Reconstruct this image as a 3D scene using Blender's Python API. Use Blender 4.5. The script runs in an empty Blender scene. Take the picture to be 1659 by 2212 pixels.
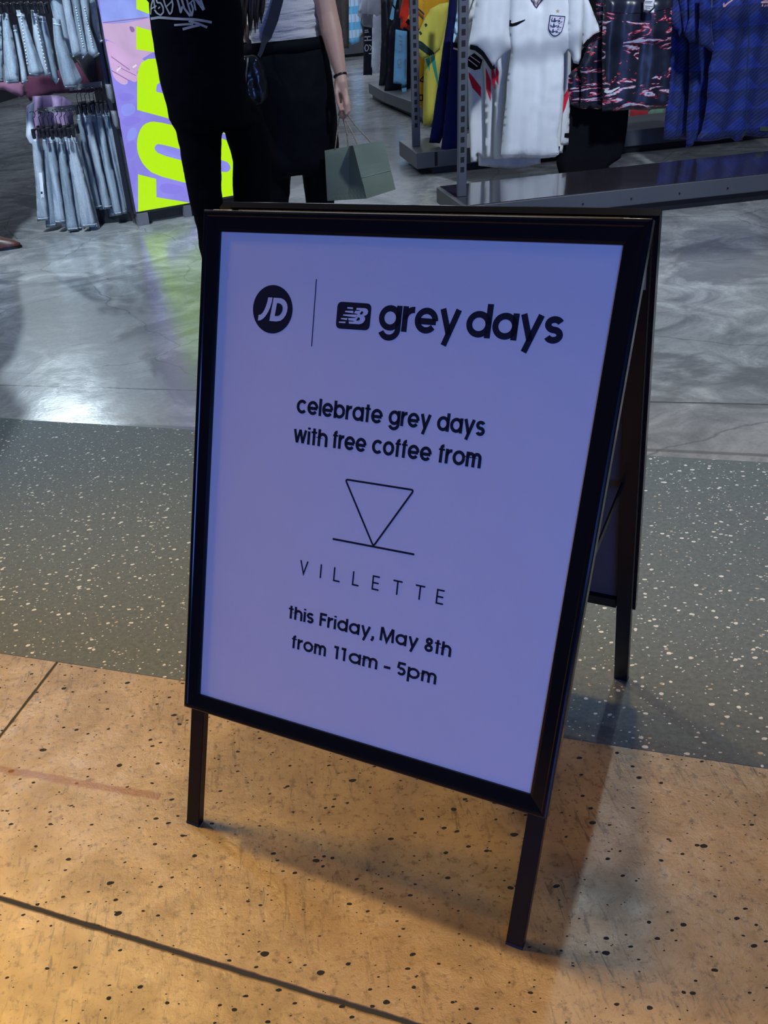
import bpy, bmesh, math, random
from mathutils import Vector, Matrix, noise
from mathutils.geometry import delaunay_2d_cdt
S = bpy.context.scene
COL = S.collection
random.seed(7)

# ------------------------------------------------------------------ camera
F_PX, PITCH, ROLL, CAMH = 1956.56, 0.60160, -0.10171, 1.19255
PCX, PCY = 829.5 - 155.06, 1106 + 213.59
_fw = Vector((0, math.cos(PITCH), -math.sin(PITCH)))
_r0 = Vector((1, 0, 0)); _u0 = _r0.cross(_fw)
_R = _r0 * math.cos(ROLL) + _u0 * math.sin(ROLL)
_U = -_r0 * math.sin(ROLL) + _u0 * math.cos(ROLL)
CAM = Vector((0, 0, CAMH))
cd = bpy.data.cameras.new('camera'); cam = bpy.data.objects.new('camera', cd); COL.objects.link(cam)
m = Matrix((_R, _U, -_fw)).transposed().to_4x4(); m.translation = CAM
cam.matrix_world = m
cd.sensor_fit = 'VERTICAL'; cd.sensor_height = 24.0; cd.lens = F_PX / 2212 * 24.0
cd.shift_x = 155.06 / 2212; cd.shift_y = 213.59 / 2212
cd.clip_start = 0.02; cd.clip_end = 200
S.camera = cam

# ------------------------------------------------------------------ light
S.view_settings.view_transform = 'Standard'; S.view_settings.look = 'None'
S.view_settings.exposure = 0.0; S.view_settings.gamma = 1.0
w = bpy.data.worlds.new('world'); S.world = w; w.use_nodes = True
w.node_tree.nodes['Background'].inputs[0].default_value = (0.30, 0.36, 0.50, 1)
w.node_tree.nodes['Background'].inputs[1].default_value = 0.07

def area(name, loc, target, size, power, col, sy=None, spread=None):
    l = bpy.data.lights.new(name, 'AREA'); o = bpy.data.objects.new(name, l); COL.objects.link(o)
    l.energy = power; l.color = col
    if sy: l.shape = 'RECTANGLE'; l.size = size; l.size_y = sy
    else: l.shape = 'DISK'; l.size = size
    if spread: l.spread = math.radians(spread)
    o.location = loc
    o.rotation_euler = (Vector(target) - Vector(loc)).to_track_quat('-Z', 'Y').to_euler()
    return o

def spot(name, loc, target, deg, power, col, rad_):
    l = bpy.data.lights.new(name, 'SPOT'); o = bpy.data.objects.new(name, l); COL.objects.link(o)
    l.energy = power; l.color = col; l.spot_size = math.radians(deg); l.spot_blend = 0.35; l.shadow_soft_size = rad_
    o.location = loc; o.rotation_euler = (Vector(target) - Vector(loc)).to_track_quat('-Z', 'Y').to_euler(); return o

# violet-blue glow of the mall's big screens behind the viewer
area('mall_screen_light', (0.2, -4.2, 1.25), (0.1, 1.2, 0.5), 3.4, 170, (0.11, 0.245, 0.95), 1.5)
# warm mall downlights over the tan concrete
area('warm_downlight', (0.45, 1.95, 3.3), (0.35, 1.0, 0), 0.22, 7.0, (1.0, 0.64, 0.30), spread=80)
area('warm_downlight_left', (-1.20, 2.90, 3.4), (-0.45, 0.95, 0), 0.26, 9.0, (1.0, 0.66, 0.22), spread=75)
area('warm_downlight_side', (-2.5, 3.0, 3.3), (-0.8, 0.9, 0), 0.4, 8.0, (1.0, 0.56, 0.13), spread=50)
area('warm_downlight_right', (2.4, 2.4, 3.3), (0.8, 0.9, 0), 0.45, 1.2, (1.0, 0.62, 0.34), spread=70)
# cool shop track lights
area('shop_spot_near', (1.50, 3.25, 3.25), (0.55, 1.6, 0), 0.07, 7.0, (0.80, 0.92, 1.0), spread=110)
area('shop_spot_left', (-1.9, 4.6, 3.4), (-1.2, 4.0, 0), 0.12, 22, (0.74, 0.88, 1.0), spread=110)
spot('shop_spot_back_left', (-2.45, 9.6, 3.6), (-0.95, 4.2, 0), 19, 720, (0.74, 0.90, 1.0), 0.04)
spot('shop_spot_right', (2.5, 4.7, 3.4), (1.7, 3.05, 0), 44, 400, (0.82, 0.92, 1.0), 0.06)
area('shop_spot_jersey', (2.1, 3.2, 3.4), (1.9, 6.2, 0.7), 0.30, 31, (0.78, 0.88, 1.0), spread=80)
area('shop_spot_denim', (-1.5, 3.8, 3.3), (-1.3, 6.4, 0.5), 0.25, 20, (0.70, 0.86, 1.0), spread=60)
area('shop_ceiling_panel', (0.6, 9.0, 3.6), (0.6, 9.0, 0), 5.0, 70, (0.74, 0.84, 1.0), 6.0)
area('shop_ceiling_panel_far', (0.6, 16.5, 3.6), (0.6, 16.5, 0), 6.0, 260, (0.74, 0.84, 1.0), 6.0)

# ------------------------------------------------------------------ helpers
def ray(x, y): return _fw + _R * ((x - PCX) / F_PX) - _U * ((y - PCY) / F_PX)
def gz(x, y, z=0.0):
    d = ray(x, y); return CAM + d * ((z - CAMH) / d.z)
def at(x, y, Y):
    d = ray(x, y); return CAM + d * (Y / d.y)
def rad(px, P): return px * ((P - CAM).dot(_fw)) / F_PX
def cr(ox, oy, s, pts): return [(ox + a / s, oy + b / s) for a, b in pts]

def srgb(r, g, b):
    f = lambda c: (c / 255 / 12.92) if c <= 10 else ((c / 255 + 0.055) / 1.055) ** 2.4
    return (f(r), f(g), f(b), 1)

def tag(o, label=None, cat=None, group=None, kind=None):
    if label: o['label'] = label
    if cat: o['category'] = cat
    if group: o['group'] = group
    if kind: o['kind'] = kind
    return o
def empty(name, loc, label, cat, group=None, rz=0):
    o = bpy.data.objects.new(name, None); COL.objects.link(o); o.location = loc
    o.rotation_euler = (0, 0, rz); o.empty_display_size = 0.05
    return tag(o, label, cat, group)
def world(o):
    M = Matrix.Translation(o.location) @ o.rotation_euler.to_matrix().to_4x4()
    return (world(o.parent) @ o.matrix_parent_inverse @ M) if o.parent else M
def link(name, me, mats=None, parent=None, smooth=False, local=False):
    if isinstance(me, bmesh.types.BMesh):
        b = me; me = bpy.data.meshes.new(name); b.to_mesh(me); b.free()
    o = bpy.data.objects.new(name, me); COL.objects.link(o)
    for mt in (mats if isinstance(mats, (list, tuple)) else [mats]):
        if mt: me.materials.append(mt)
    if smooth:
        for p in me.polygons: p.use_smooth = True
    if parent:
        o.parent = parent
        if not local: o.matrix_parent_inverse = world(parent).inverted()
    return o
def box(bm, c, sx, sy, sz, M=None, mi=0):
    r = bmesh.ops.create_cube(bm, size=1); vs = r['verts']
    T = Matrix.Translation(Vector(c)) @ Matrix.Diagonal((sx, sy, sz, 1))
    if M is not None: T = M @ T
    bmesh.ops.transform(bm, matrix=T, verts=vs)
    for v in vs:
        for f in v.link_faces: f.material_index = mi
    return vs
def tube(bm, pts, r, seg=10, r1=None, mi=0, cap=True):
    pts = [Vector(p) for p in pts]; n = len(pts); rings = []
    prev = None
    for i, p in enumerate(pts):
        t = (pts[min(i + 1, n - 1)] - pts[max(i - 1, 0)]).normalized()
        a = prev if prev is not None else (Vector((0, 0, 1)) if abs(t.z) < 0.9 else Vector((1, 0, 0)))
        x = (a - t * a.dot(t)).normalized(); y = t.cross(x); prev = x
        if isinstance(r, (list, tuple)): rr = r[i]
        else: rr = r if r1 is None else r + (r1 - r) * i / max(1, n - 1)
        rings.append([bm.verts.new(p + (x * math.cos(k * 2 * math.pi / seg) + y * math.sin(k * 2 * math.pi / seg)) * rr) for k in range(seg)])
    for a, b in zip(rings, rings[1:]):
        for k in range(seg):
            f = bm.faces.new((a[k], a[(k + 1) % seg], b[(k + 1) % seg], b[k])); f.material_index = mi; f.smooth = True
    if cap:
        for q in (rings[0][::-1], rings[-1]):
            f = bm.faces.new(q); f.material_index = mi
def ball(bm, c, r, sub=2, sc=(1, 1, 1)):
    q = bmesh.ops.create_icosphere(bm, subdivisions=sub, radius=1)
    bmesh.ops.transform(bm, matrix=Matrix.Translation(Vector(c)) @ Matrix.Diagonal((r * sc[0], r * sc[1], r * sc[2], 1)), verts=q['verts'])
def limb(bm, pts, rs, seg=16):
    tube(bm, pts, list(rs), seg)
    for p, r in zip(pts, rs): ball(bm, p, r * 0.995)
def loft(bm, rings, seg=28):
    """rings: (centre, rx, ry, yaw)"""
    R = []
    for c, rx, ry, yw in rings:
        c = Vector(c); a = Vector((math.cos(yw), math.sin(yw), 0)); b = Vector((-math.sin(yw), math.cos(yw), 0))
        R.append([bm.verts.new(c + a * rx * math.cos(t) + b * ry * math.sin(t)) for t in [k * 2 * math.pi / seg for k in range(seg)]])
    for p, q in zip(R, R[1:]):
        for k in range(seg): bm.faces.new((p[k], p[(k + 1) % seg], q[(k + 1) % seg], q[k]))
    bm.faces.new(R[0][::-1]); bm.faces.new(R[-1])
def remesh(o, vox, sm=3):
    md = o.modifiers.new('remesh', 'REMESH'); md.mode = 'VOXEL'; md.voxel_size = vox; md.use_smooth_shade = True
    if sm:
        s = o.modifiers.new('smooth', 'SMOOTH'); s.iterations = sm; s.factor = 0.5
    return o

# ------------------------------------------------------------------ materials
MATS = {}
class NT:
    def __init__(s, name):
        s.m = bpy.data.materials.new(name); s.m.use_nodes = True; s.t = s.m.node_tree; s.b = s.t.nodes['Principled BSDF']
    def n(s, typ, **kw):
        nd = s.t.nodes.new(typ)
        for k, v in kw.items():
            if k.startswith('i_'): nd.inputs[int(k[2:]) if k[2:].isdigit() else k[2:].replace('_', ' ')].default_value = v
            else: setattr(nd, k, v)
        return nd
    def l(s, a, b): s.t.links.new(a, b)
    def coord(s, kind='Object', scale=(1, 1, 1), rot=(0, 0, 0)):
        c = s.n('ShaderNodeTexCoord'); mp = s.n('ShaderNodeMapping'); s.l(c.outputs[kind], mp.inputs[0])
        mp.inputs['Scale'].default_value = scale; mp.inputs['Rotation'].default_value = rot; return mp.outputs[0]
    def noise(s, vec, sc, det=4, rough=0.5, dist=0):
        nd = s.n('ShaderNodeTexNoise'); nd.inputs['Scale'].default_value = sc; nd.inputs['Detail'].default_value = det
        nd.inputs['Roughness'].default_value = rough; nd.inputs['Distortion'].default_value = dist; s.l(vec, nd.inputs['Vector']); return nd.outputs[0]
    def ramp(s, fac, stops, interp='LINEAR'):
        r = s.n('ShaderNodeValToRGB'); r.color_ramp.interpolation = interp; e = r.color_ramp.elements
        while len(e) < len(stops): e.new(0.5)
        for el, (p, c) in zip(e, stops): el.position = p; el.color = c if len(c) == 4 else (*c, 1)
        s.l(fac, r.inputs[0]); return r.outputs[0]
    def mix(s, fac, a, b, mode='MIX'):
        x = s.n('ShaderNodeMix'); x.data_type = 'RGBA'; x.blend_type = mode
        if hasattr(fac, 'links'): s.l(fac, x.inputs[0])
        else: x.inputs[0].default_value = fac
        for i, v in ((6, a), (7, b)):
            if hasattr(v, 'links'): s.l(v, x.inputs[i])
            else: x.inputs[i].default_value = v if len(v) == 4 else (*v, 1)
        return x.outputs[2]
    def math(s, op, a, b=None, c=None):
        x = s.n('ShaderNodeMath'); x.operation = op
        for i, v in enumerate((a, b, c)):
            if v is None: continue
            if hasattr(v, 'links'): s.l(v, x.inputs[i])
            else: x.inputs[i].default_value = v
        return x.outputs[0]
    def bump(s, h, dist=0.002, st=0.5, nrm=None):
        b = s.n('ShaderNodeBump'); b.inputs['Distance'].default_value = dist; b.inputs['Strength'].default_value = st
        s.l(h, b.inputs['Height'])
        if nrm: s.l(nrm, b.inputs['Normal'])
        return b.outputs[0]
def basic(name, col, rough=0.6, metal=0, spec=0.5, var=0.12, nscale=18, bumpd=0.0, coat=0, sheen=0):
    if name in MATS: return MATS[name]
    k = NT(name); v = k.coord()
    nf = k.noise(v, nscale, 4)
    c2 = tuple(max(0, c * (1 - var)) for c in col[:3]); c3 = tuple(min(1, c * (1 + var)) for c in col[:3])
    k.l(k.ramp(nf, [(0.3, c2), (0.7, c3)]), k.b.inputs['Base Color'])
    k.b.inputs['Roughness'].default_value = rough; k.b.inputs['Metallic'].default_value = metal
    k.b.inputs['Specular IOR Level'].default_value = spec; k.b.inputs['Coat Weight'].default_value = coat
    k.b.inputs['Sheen Weight'].default_value = sheen
    if bumpd: k.l(k.bump(k.noise(v, nscale * 6, 3), bumpd, 0.6), k.b.inputs['Normal'])
    MATS[name] = k.m; return k.m
def cloth(name, col, rough=0.85, var=0.10, sheen=0.15): return basic(name, col, rough, var=var, nscale=9, bumpd=0.0012, sheen=sheen, spec=0.25)
def emit(name, col, st=1.0, var=0.0):
    if name in MATS: return MATS[name]
    k = NT(name); k.b.inputs['Base Color'].default_value = (0.01, 0.01, 0.01, 1); k.b.inputs['Roughness'].default_value = 0.35
    if var:
        v = k.coord(scale=(1, 1, 1)); nf = k.noise(v, 3.5, 3, 0.5, 1.5)
        k.l(k.ramp(nf, [(0.35, tuple(c * (1 - var) for c in col[:3])), (0.65, tuple(c * (1 + var) for c in col[:3]))]), k.b.inputs['Emission Color'])
    else: k.b.inputs['Emission Color'].default_value = col
    k.b.inputs['Emission Strength'].default_value = st; MATS[name] = k.m; return k.m

# --- floors
SD = Vector((math.cos(-0.3762), math.sin(-0.3762), 0))     # direction of the seams
SN = Vector((-SD.y, SD.x, 0))                              # away from the viewer
def seamd(x, y): return gz(x, y).dot(SN)
D_TOP, D_BOT = (seamd(0, 912) + seamd(1659, 990)) / 2, (seamd(0, 1412) + seamd(1659, 1660)) / 2
def line_mask(k, A, B, half, wob=0.004, wsc=6, inf=True):
    """1 on the segment A-B of the floor, 0 off it"""
    A, B = Vector(A), Vector(B); d = (B - A); L = d.length; d.normalize(); n = Vector((-d.y, d.x, 0))
    pos = k.coord()
    def dot(vec, v):
        x = k.n('ShaderNodeVectorMath'); x.operation = 'DOT_PRODUCT'; k.l(v, x.inputs[0]); x.inputs[1].default_value = vec; return x.outputs['Value']
    dist = k.math('SUBTRACT', dot(n, pos), A.dot(n))
    nz = k.math('MULTIPLY', k.math('SUBTRACT', k.noise(pos, wsc, 5, 0.65), 0.5), wob * 2)
    ad = k.math('ABSOLUTE', k.math('ADD', dist, nz))
    wv = k.math('MULTIPLY', k.math('ADD', k.noise(pos, 30, 3), 0.5), half)
    msk = k.math('SUBTRACT', 1.0, k.math('SMOOTH_MIN', k.math('DIVIDE', ad, wv), 1.0, 0.3))
    msk = k.math('MAXIMUM', msk, 0.0)
    msk = k.math('MINIMUM', k.math('MULTIPLY', msk, 2.2), 1.0)
    if not inf:
        t = k.math('SUBTRACT', dot(d, pos), A.dot(d))
        e = k.math('MULTIPLY', k.math('GREATER_THAN', t, 0.0), k.math('LESS_THAN', t, L)); msk = k.math('MULTIPLY', msk, e)
    return msk
def mat_tan():
    k = NT('tan_concrete'); v = k.coord()
    big = k.noise(v, 1.3, 5, 0.55, 0.4); mid = k.noise(v, 9, 6, 0.62, 0.8); fine = k.noise(v, 70, 5, 0.7)
    c = k.ramp(mid, [(0.28, (0.25, 0.165, 0.070)), (0.5, (0.39, 0.275, 0.130)), (0.72, (0.50, 0.37, 0.19))])
    c = k.mix(k.ramp(big, [(0.35, (0, 0, 0)), (0.7, (0.45, 0.45, 0.45))]), c, (0.34, 0.25, 0.155))
    c = k.mix(k.ramp(fine, [(0.34, (0.85, 0.85, 0.85)), (0.47, (0, 0, 0))]), c, (0.15, 0.10, 0.05))
    # brushed scuffs
    vs = k.coord(scale=(60, 9, 1), rot=(0, 0, 0.65)); sc = k.noise(vs, 1.6, 4, 0.7, 0.6)
    patch = k.ramp(k.noise(v, 4, 3), [(0.45, (0, 0, 0)), (0.62, (1, 1, 1))])
    scf = k.math('MULTIPLY', k.ramp(sc, [(0.34, (0.95, 0.95, 0.95)), (0.45, (0, 0, 0))]), patch)
    c = k.mix(scf, c, (0.12, 0.085, 0.05))
    # pits, several sizes
    pitmask = None
    for scale, thr, pw in ((30, 0.13, 0.66), (15, 0.10, 0.62), (60, 0.13, 0.80)):
        vd = k.n('ShaderNodeVectorMath'); vd.operation = 'ADD'; k.l(k.coord(scale=(1, 1.5, 1), rot=(0, 0, 0.5 + scale)), vd.inputs[0])
        nn = k.n('ShaderNodeTexNoise'); nn.inputs['Scale'].default_value = 45; k.l(v, nn.inputs['Vector'])
        ms = k.n('ShaderNodeVectorMath'); ms.operation = 'SCALE'; k.l(nn.outputs['Color'], ms.inputs[0]); ms.inputs['Scale'].default_value = 0.010; k.l(ms.outputs[0], vd.inputs[1])
        vo = k.n('ShaderNodeTexVoronoi'); vo.voronoi_dimensions = '2D'; vo.inputs['Scale'].default_value = scale; vo.inputs['Randomness'].default_value = 1; k.l(vd.outputs[0], vo.inputs['Vector'])
        sp = k.n('ShaderNodeSeparateColor'); k.l(vo.outputs['Color'], sp.inputs[0])
        r = k.math('MULTIPLY', k.math('MAXIMUM', k.math('SUBTRACT', sp.outputs[0], pw), 0.0), thr / (1 - pw))
        q = k.math('LESS_THAN', vo.outputs['Distance'], r)
        pitmask = q if pitmask is None else k.math('MAXIMUM', pitmask, q)
    c = k.mix(pitmask, c, (0.018, 0.020, 0.022))
    j1 = line_mask(k, gz(0, 1941), gz(890, 2212), 0.0052, 0.0035)
    j2 = line_mask(k, gz(127, 1426), gz(0, 1591), 0.0038, 0.001)
    cr1 = line_mask(k, gz(-60, 1650), gz(345, 1722), 0.011, 0.007, 7, inf=False)
    c = k.mix(k.math('MULTIPLY', cr1, 0.9), c, (0.24, 0.10, 0.025))
    jj = k.math('MAXIMUM', j1, j2)
    c = k.mix(jj, c, (0.035, 0.040, 0.042))
    k.l(c, k.b.inputs['Base Color'])
    h = k.math('SUBTRACT', k.math('ADD', k.math('MULTIPLY', fine, 0.35), k.math('MULTIPLY', k.noise(v, 26, 6, 0.7, 0.5), 0.9)), k.math('ADD', k.math('MULTIPLY', pitmask, 1.2), k.math('MULTIPLY', jj, 2.0)))
    k.l(k.bump(h, 0.0030, 0.55), k.b.inputs['Normal'])
    rg = k.mix(k.math('MAXIMUM', pitmask, jj), k.ramp(mid, [(0.3, (0.38,) * 3), (0.7, (0.25,) * 3)]), (0.9, 0.9, 0.9)); k.l(rg, k.b.inputs['Roughness'])
    k.b.inputs['Specular IOR Level'].default_value = 0.45
    return k.m
def mat_rubber():
    k = NT('speckled_rubber'); v = k.coord()
    c = k.ramp(k.noise(v, 90, 5, 0.7), [(0.3, (0.085, 0.106, 0.112)), (0.7, (0.145, 0.170, 0.176))])
    for scale, pw, thr, colr in ((44, 0.72, 0.22, (0.62, 0.64, 0.60)), (85, 0.72, 0.22, (0.50, 0.52, 0.50)), (27, 0.80, 0.15, (0.70, 0.70, 0.66)), (50, 0.93, 0.20, (0.45, 0.36, 0.25))):
        vd = k.n('ShaderNodeVectorMath'); vd.operation = 'ADD'; k.l(k.coord(scale=(1, 1.25, 1), rot=(0, 0, scale * 0.7)), vd.inputs[0])
        nn = k.n('ShaderNodeTexNoise'); nn.inputs['Scale'].default_value = 70; k.l(v, nn.inputs['Vector'])
        ms = k.n('ShaderNodeVectorMath'); ms.operation = 'SCALE'; k.l(nn.outputs['Color'], ms.inputs[0]); ms.inputs['Scale'].default_value = 0.009; k.l(ms.outputs[0], vd.inputs[1])
        vo = k.n('ShaderNodeTexVoronoi'); vo.voronoi_dimensions = '2D'; vo.inputs['Scale'].default_value = scale; k.l(vd.outputs[0], vo.inputs['Vector'])
        sp = k.n('ShaderNodeSeparateColor'); k.l(vo.outputs['Color'], sp.inputs[0])
        r = k.math('MULTIPLY', k.math('MAXIMUM', k.math('SUBTRACT', sp.outputs[1], pw), 0.0), thr / (1 - pw))
        q = k.math('LESS_THAN', vo.outputs['Distance'], r)
        c = k.mix(q, c, colr)
    k.l(c, k.b.inputs['Base Color']); k.b.inputs['Roughness'].default_value = 0.72; k.b.inputs['Specular IOR Level'].default_value = 0.22
    k.l(k.bump(k.noise(v, 160, 4), 0.0006, 0.5), k.b.inputs['Normal'])
    return k.m
def mat_polished():
    k = NT('polished_concrete'); v = k.coord()
    big = k.noise(v, 0.9, 6, 0.6, 1.2); mid = k.noise(v, 3.4, 7, 0.62, 1.6); fine = k.noise(v, 60, 5, 0.65)
    c = k.ramp(mid, [(0.25, (0.13, 0.135, 0.14)), (0.42, (0.25, 0.255, 0.26)), (0.55, (0.36, 0.365, 0.365)), (0.72, (0.56, 0.57, 0.56))])
    c = k.mix(k.ramp(big, [(0.40, (0.75,) * 3), (0.455, (0, 0, 0))]), c, (0.15, 0.15, 0.155))
    c = k.mix(k.ramp(fine, [(0.3, (0.35,) * 3), (0.5, (0, 0, 0))]), c, (0.14, 0.145, 0.15))
    vs = k.n('ShaderNodeTexVoronoi'); vs.feature = 'DISTANCE_TO_EDGE'; vs.voronoi_dimensions = '2D'; vs.inputs['Scale'].default_value = 1.1
    nn = k.n('ShaderNodeTexNoise'); nn.inputs['Scale'].default_value = 2.5; nn.inputs['Detail'].default_value = 6; k.l(v, nn.inputs['Vector'])
    mv = k.mix(0.25, v, nn.outputs['Color'], 'ADD'); k.l(mv, vs.inputs['Vector'])
    c = k.mix(k.ramp(vs.outputs['Distance'], [(0.0, (0.6,) * 3), (0.006, (0, 0, 0))]), c, (0.07, 0.075, 0.08))
    cj = line_mask(k, gz(0, 832), gz(1659, 874), 0.006, 0.012, 3)
    ce = line_mask(k, gz(0, 905), gz(1659, 984), 0.012, 0.008, 5)
    jm = k.math('MAXIMUM', cj, k.math('MULTIPLY', ce, 0.6)); c = k.mix(jm, c, (0.08, 0.08, 0.075))
    # mottling, cracks and joints feed the base colour
    k.l(c, k.b.inputs['Base Color'])
    k.l(k.ramp(mid, [(0.3, (0.26,) * 3), (0.7, (0.14,) * 3)]), k.b.inputs['Roughness'])
    k.l(k.bump(k.math('ADD', k.math('MULTIPLY', fine, 0.3), k.noise(k.coord(scale=(1, 1, 1)), 7, 5, 0.6)), 0.0022, 0.45), k.b.inputs['Normal'])
    k.b.inputs['Specular IOR Level'].default_value = 0.65
    return k.m
def slab(name, d0, d1, x0, x1, mt, z=0):
    bm = bmesh.new(); vs = []
    for zz in (z, z - 0.05):
        for a, b in ((x0, d0), (x1, d0), (x1, d1), (x0, d1)):
            p = SD * a + SN * b; vs.append(bm.verts.new((p.x, p.y, zz)))
    bm.faces.new(vs[:4]); bm.faces.new(vs[4:][::-1])
    for i in range(4): bm.faces.new((vs[i], vs[i + 4], vs[(i + 1) % 4 + 4], vs[(i + 1) % 4]))
    return tag(link(name, bm, mt), kind='structure')
slab('floor', D_TOP, 34, -20, 20, mat_polished())
slab('trim_1', D_BOT, D_TOP, -20, 20, mat_rubber(), 0.0008)
slab('floor', -8, D_BOT, -20, 20, mat_tan())
# back of the shop
bm = bmesh.new(); box(bm, (0, 24.2, 1.9), 30, 0.2, 3.8)
tag(link('wall_back', bm, basic('wall_paint', (0.13, 0.13, 0.15, 1), 0.8)), kind='structure')

# ------------------------------------------------------------------ cloth sheets
def inside(p, poly):
    x, y = p; c = False; n = len(poly)
    for i in range(n):
        x1, y1 = poly[i]; x2, y2 = poly[i - 1]
        if (y1 > y) != (y2 > y) and x < (x2 - x1) * (y - y1) / (y2 - y1) + x1: c = not c
    return c
def segd(p, a, b):
    ax, ay = a; bx, by = b; dx, dy = bx - ax, by - ay; L = dx * dx + dy * dy
    t = 0 if L == 0 else max(0, min(1, ((p[0] - ax) * dx + (p[1] - ay) * dy) / L))
    return math.hypot(p[0] - ax - t * dx, p[1] - ay - t * dy)
class Sheet:
    """A hanging garment piece: an outline in a vertical plane, given folds and a real, rounded thickness."""
    def __init__(s, px, Y, yaw=0.0, T=0.03, fold=0.010, lam=0.09, x0=None, seed=0, soft=0.05, twist=0.0):
        s.yaw = yaw; s.d = Vector((math.cos(yaw), math.sin(yaw), 0)); s.n = Vector((math.sin(yaw), -math.cos(yaw), 0))
        cx = sum(p[0] for p in px) / len(px); cy = sum(p[1] for p in px) / len(px)
        s.o = at(cx, cy, Y); s.o.z = 0
        s.T, s.fold, s.lam, s.seed, s.soft = T, fold, lam, seed, soft
        s.poly = [s.uv(x, y) for x, y in px]
    def uv(s, x, y):
        d = ray(x, y); t = (s.o - CAM).dot(s.n) / d.dot(s.n); P = CAM + d * t
        return ((P - s.o).dot(s.d), P.z)
    def f(s, u, v):
        a = noise.noise(Vector((u / s.lam * 0.9 + s.seed * 7.3, v * 1.1, s.seed))) * 1.5
        b = math.sin(u / s.lam * 6.283 + s.seed * 2.1 + 1.6 * noise.noise(Vector((v * 2.2, s.seed, u * 2)))) * 0.5
        c = noise.noise(Vector((u * 26, v * 20, s.seed + 3))) * 0.22
        return s.fold * (a + b + c)
    def th(s, u, v):
        d = min(segd((u, v), s.poly[i], s.poly[i - 1]) for i in range(len(s.poly)))
        t = min(1, d / s.soft); return s.T * 0.5 * math.sqrt(max(0, 1 - (1 - t) ** 2))
    def P(s, u, v, off): return s.o + s.d * u + Vector((0, 0, v)) + s.n * off
    def front(s, u, v, e=0.0): return s.P(u, v, s.f(u, v) + s.th(u, v) + e)
    def tri(s, poly, step):
        pts = []
        n = len(poly)
        for i in range(n):
            a, b = Vector(poly[i]), Vector(poly[(i + 1) % n]); k = max(1, int((b - a).length / step))
            for j in range(k): pts.append(a.lerp(b, j / k))
        nb = len(pts)
        us = [p[0] for p in poly]; vs = [p[1] for p in poly]
        u = min(us); row = 0
        while u < max(us):
            v = min(vs) + (0.5 * step if row % 2 else 0)
            while v < max(vs):
                if inside((u, v), poly) and min(segd((u, v), poly[i], poly[i - 1]) for i in range(n)) > step * 0.45: pts.append(Vector((u, v)))
                v += step
            u += step; row += 1
        r = delaunay_2d_cdt(pts, [], [list(range(nb))], 1, 1e-6)
        return r[0], r[2]
    def build(s, name, mt, parent=None, step=0.016):
        vc, fc = s.tri(s.poly, step); bm = bmesh.new(); A = []; B = []
        for p in vc:
            t = s.th(p.x, p.y); o = s.f(p.x, p.y)
            A.append(bm.verts.new(s.P(p.x, p.y, o + t)))
            B.append(A[-1] if t < 1e-5 else bm.verts.new(s.P(p.x, p.y, o - t)))
        for q in fc:
            for V, rv in ((A, False), (B, True)):
                vv = [V[i] for i in q]
                if rv: vv = vv[::-1]
                if rv and all(A[i] is B[i] for i in q): continue
                try: bm.faces.new(vv)
                except ValueError: pass
        bmesh.ops.recalc_face_normals(bm, faces=bm.faces)
        return link(name, bm, mt, parent, smooth=True)
    def decal(s, name, px, mt, parent=None, step=0.012, e=0.0015, uvs=None):
        poly = uvs or [s.uv(x, y) for x, y in px]
        vc, fc = s.tri(poly, step); bm = bmesh.new()
        V = [bm.verts.new(s.front(p.x, p.y, e)) for p in vc]
        for q in fc:
            try: bm.faces.new([V[i] for i in q])
            except ValueError: pass
        bmesh.ops.recalc_face_normals(bm, faces=bm.faces)
        return link(name, bm, mt, parent, smooth=True)
    def stroke(s, name, pxs, wpx, mt, parent=None, e=0.002):
        """several drawn strokes as one flat print"""
        bm = bmesh.new()
        for pl in pxs:
            pl = [Vector(s.uv(*p)) for p in pl]; w = rad(wpx, s.o)/2
            dense = []
            for a, b in zip(pl, pl[1:]):
                k = max(1, int((b - a).length / 0.006))
                dense += [a.lerp(b, j / k) for j in range(k)]
            dense.append(pl[-1]); pr = None
            for i, p in enumerate(dense):
                t = (dense[min(i + 1, len(dense) - 1)] - dense[max(i - 1, 0)])
                if t.length == 0: continue
                t.normalize(); n = Vector((-t.y, t.x)) * w
                c = (bm.verts.new(s.front(p.x + n.x, p.y + n.y, e)), bm.verts.new(s.front(p.x - n.x, p.y - n.y, e)))
                if pr: bm.faces.new((pr[0], pr[1], c[1], c[0]))
                pr = c
        bmesh.ops.recalc_face_normals(bm, faces=bm.faces)
        return link(name, bm, mt, parent)
def garment(name, label, cat, sh, group=None):
    return empty(name, (sh.o.x, sh.o.y, max(v for u, v in sh.poly)), label, cat, group)

# ------------------------------------------------------------------ A-frame sign
SX, SY, SYAW, SAL = 0.18036, 1.25458, -0.55232, 0.3403
HP, FB, LEG, GAP, PW = 0.7130, 0.0281, 0.2320, 0.0248, 0.559
TOT = HP + 2 * FB + LEG
EU = Vector((math.cos(SYAW), math.sin(SYAW), 0)); EN = Vector((math.sin(SYAW), -math.cos(SYAW), 0)); UP = Vector((0, 0, 1))
TOPC = Vector((SX, SY, TOT * math.cos(SAL)))
def panel_matrix(sign):
    dn = -UP * math.cos(SAL) + EN * (math.sin(SAL) * sign); y = -dn; x = EU * sign
    z = x.cross(y); M = Matrix((x, y, z)).transposed().to_4x4(); M.translation = TOPC + EN * GAP * sign; return M
MF, MB = panel_matrix(1), panel_matrix(-1)
m_black = basic('black_powder_coat', (0.004, 0.0045, 0.008, 1), 0.13, spec=0.42, var=0.05)
m_black2 = basic('black_anodised_leg', (0.004, 0.0045, 0.006, 1), 0.33, spec=0.5, var=0.05)
m_board = basic('grey_backing_board', (0.05, 0.055, 0.06, 1), 0.6)
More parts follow.
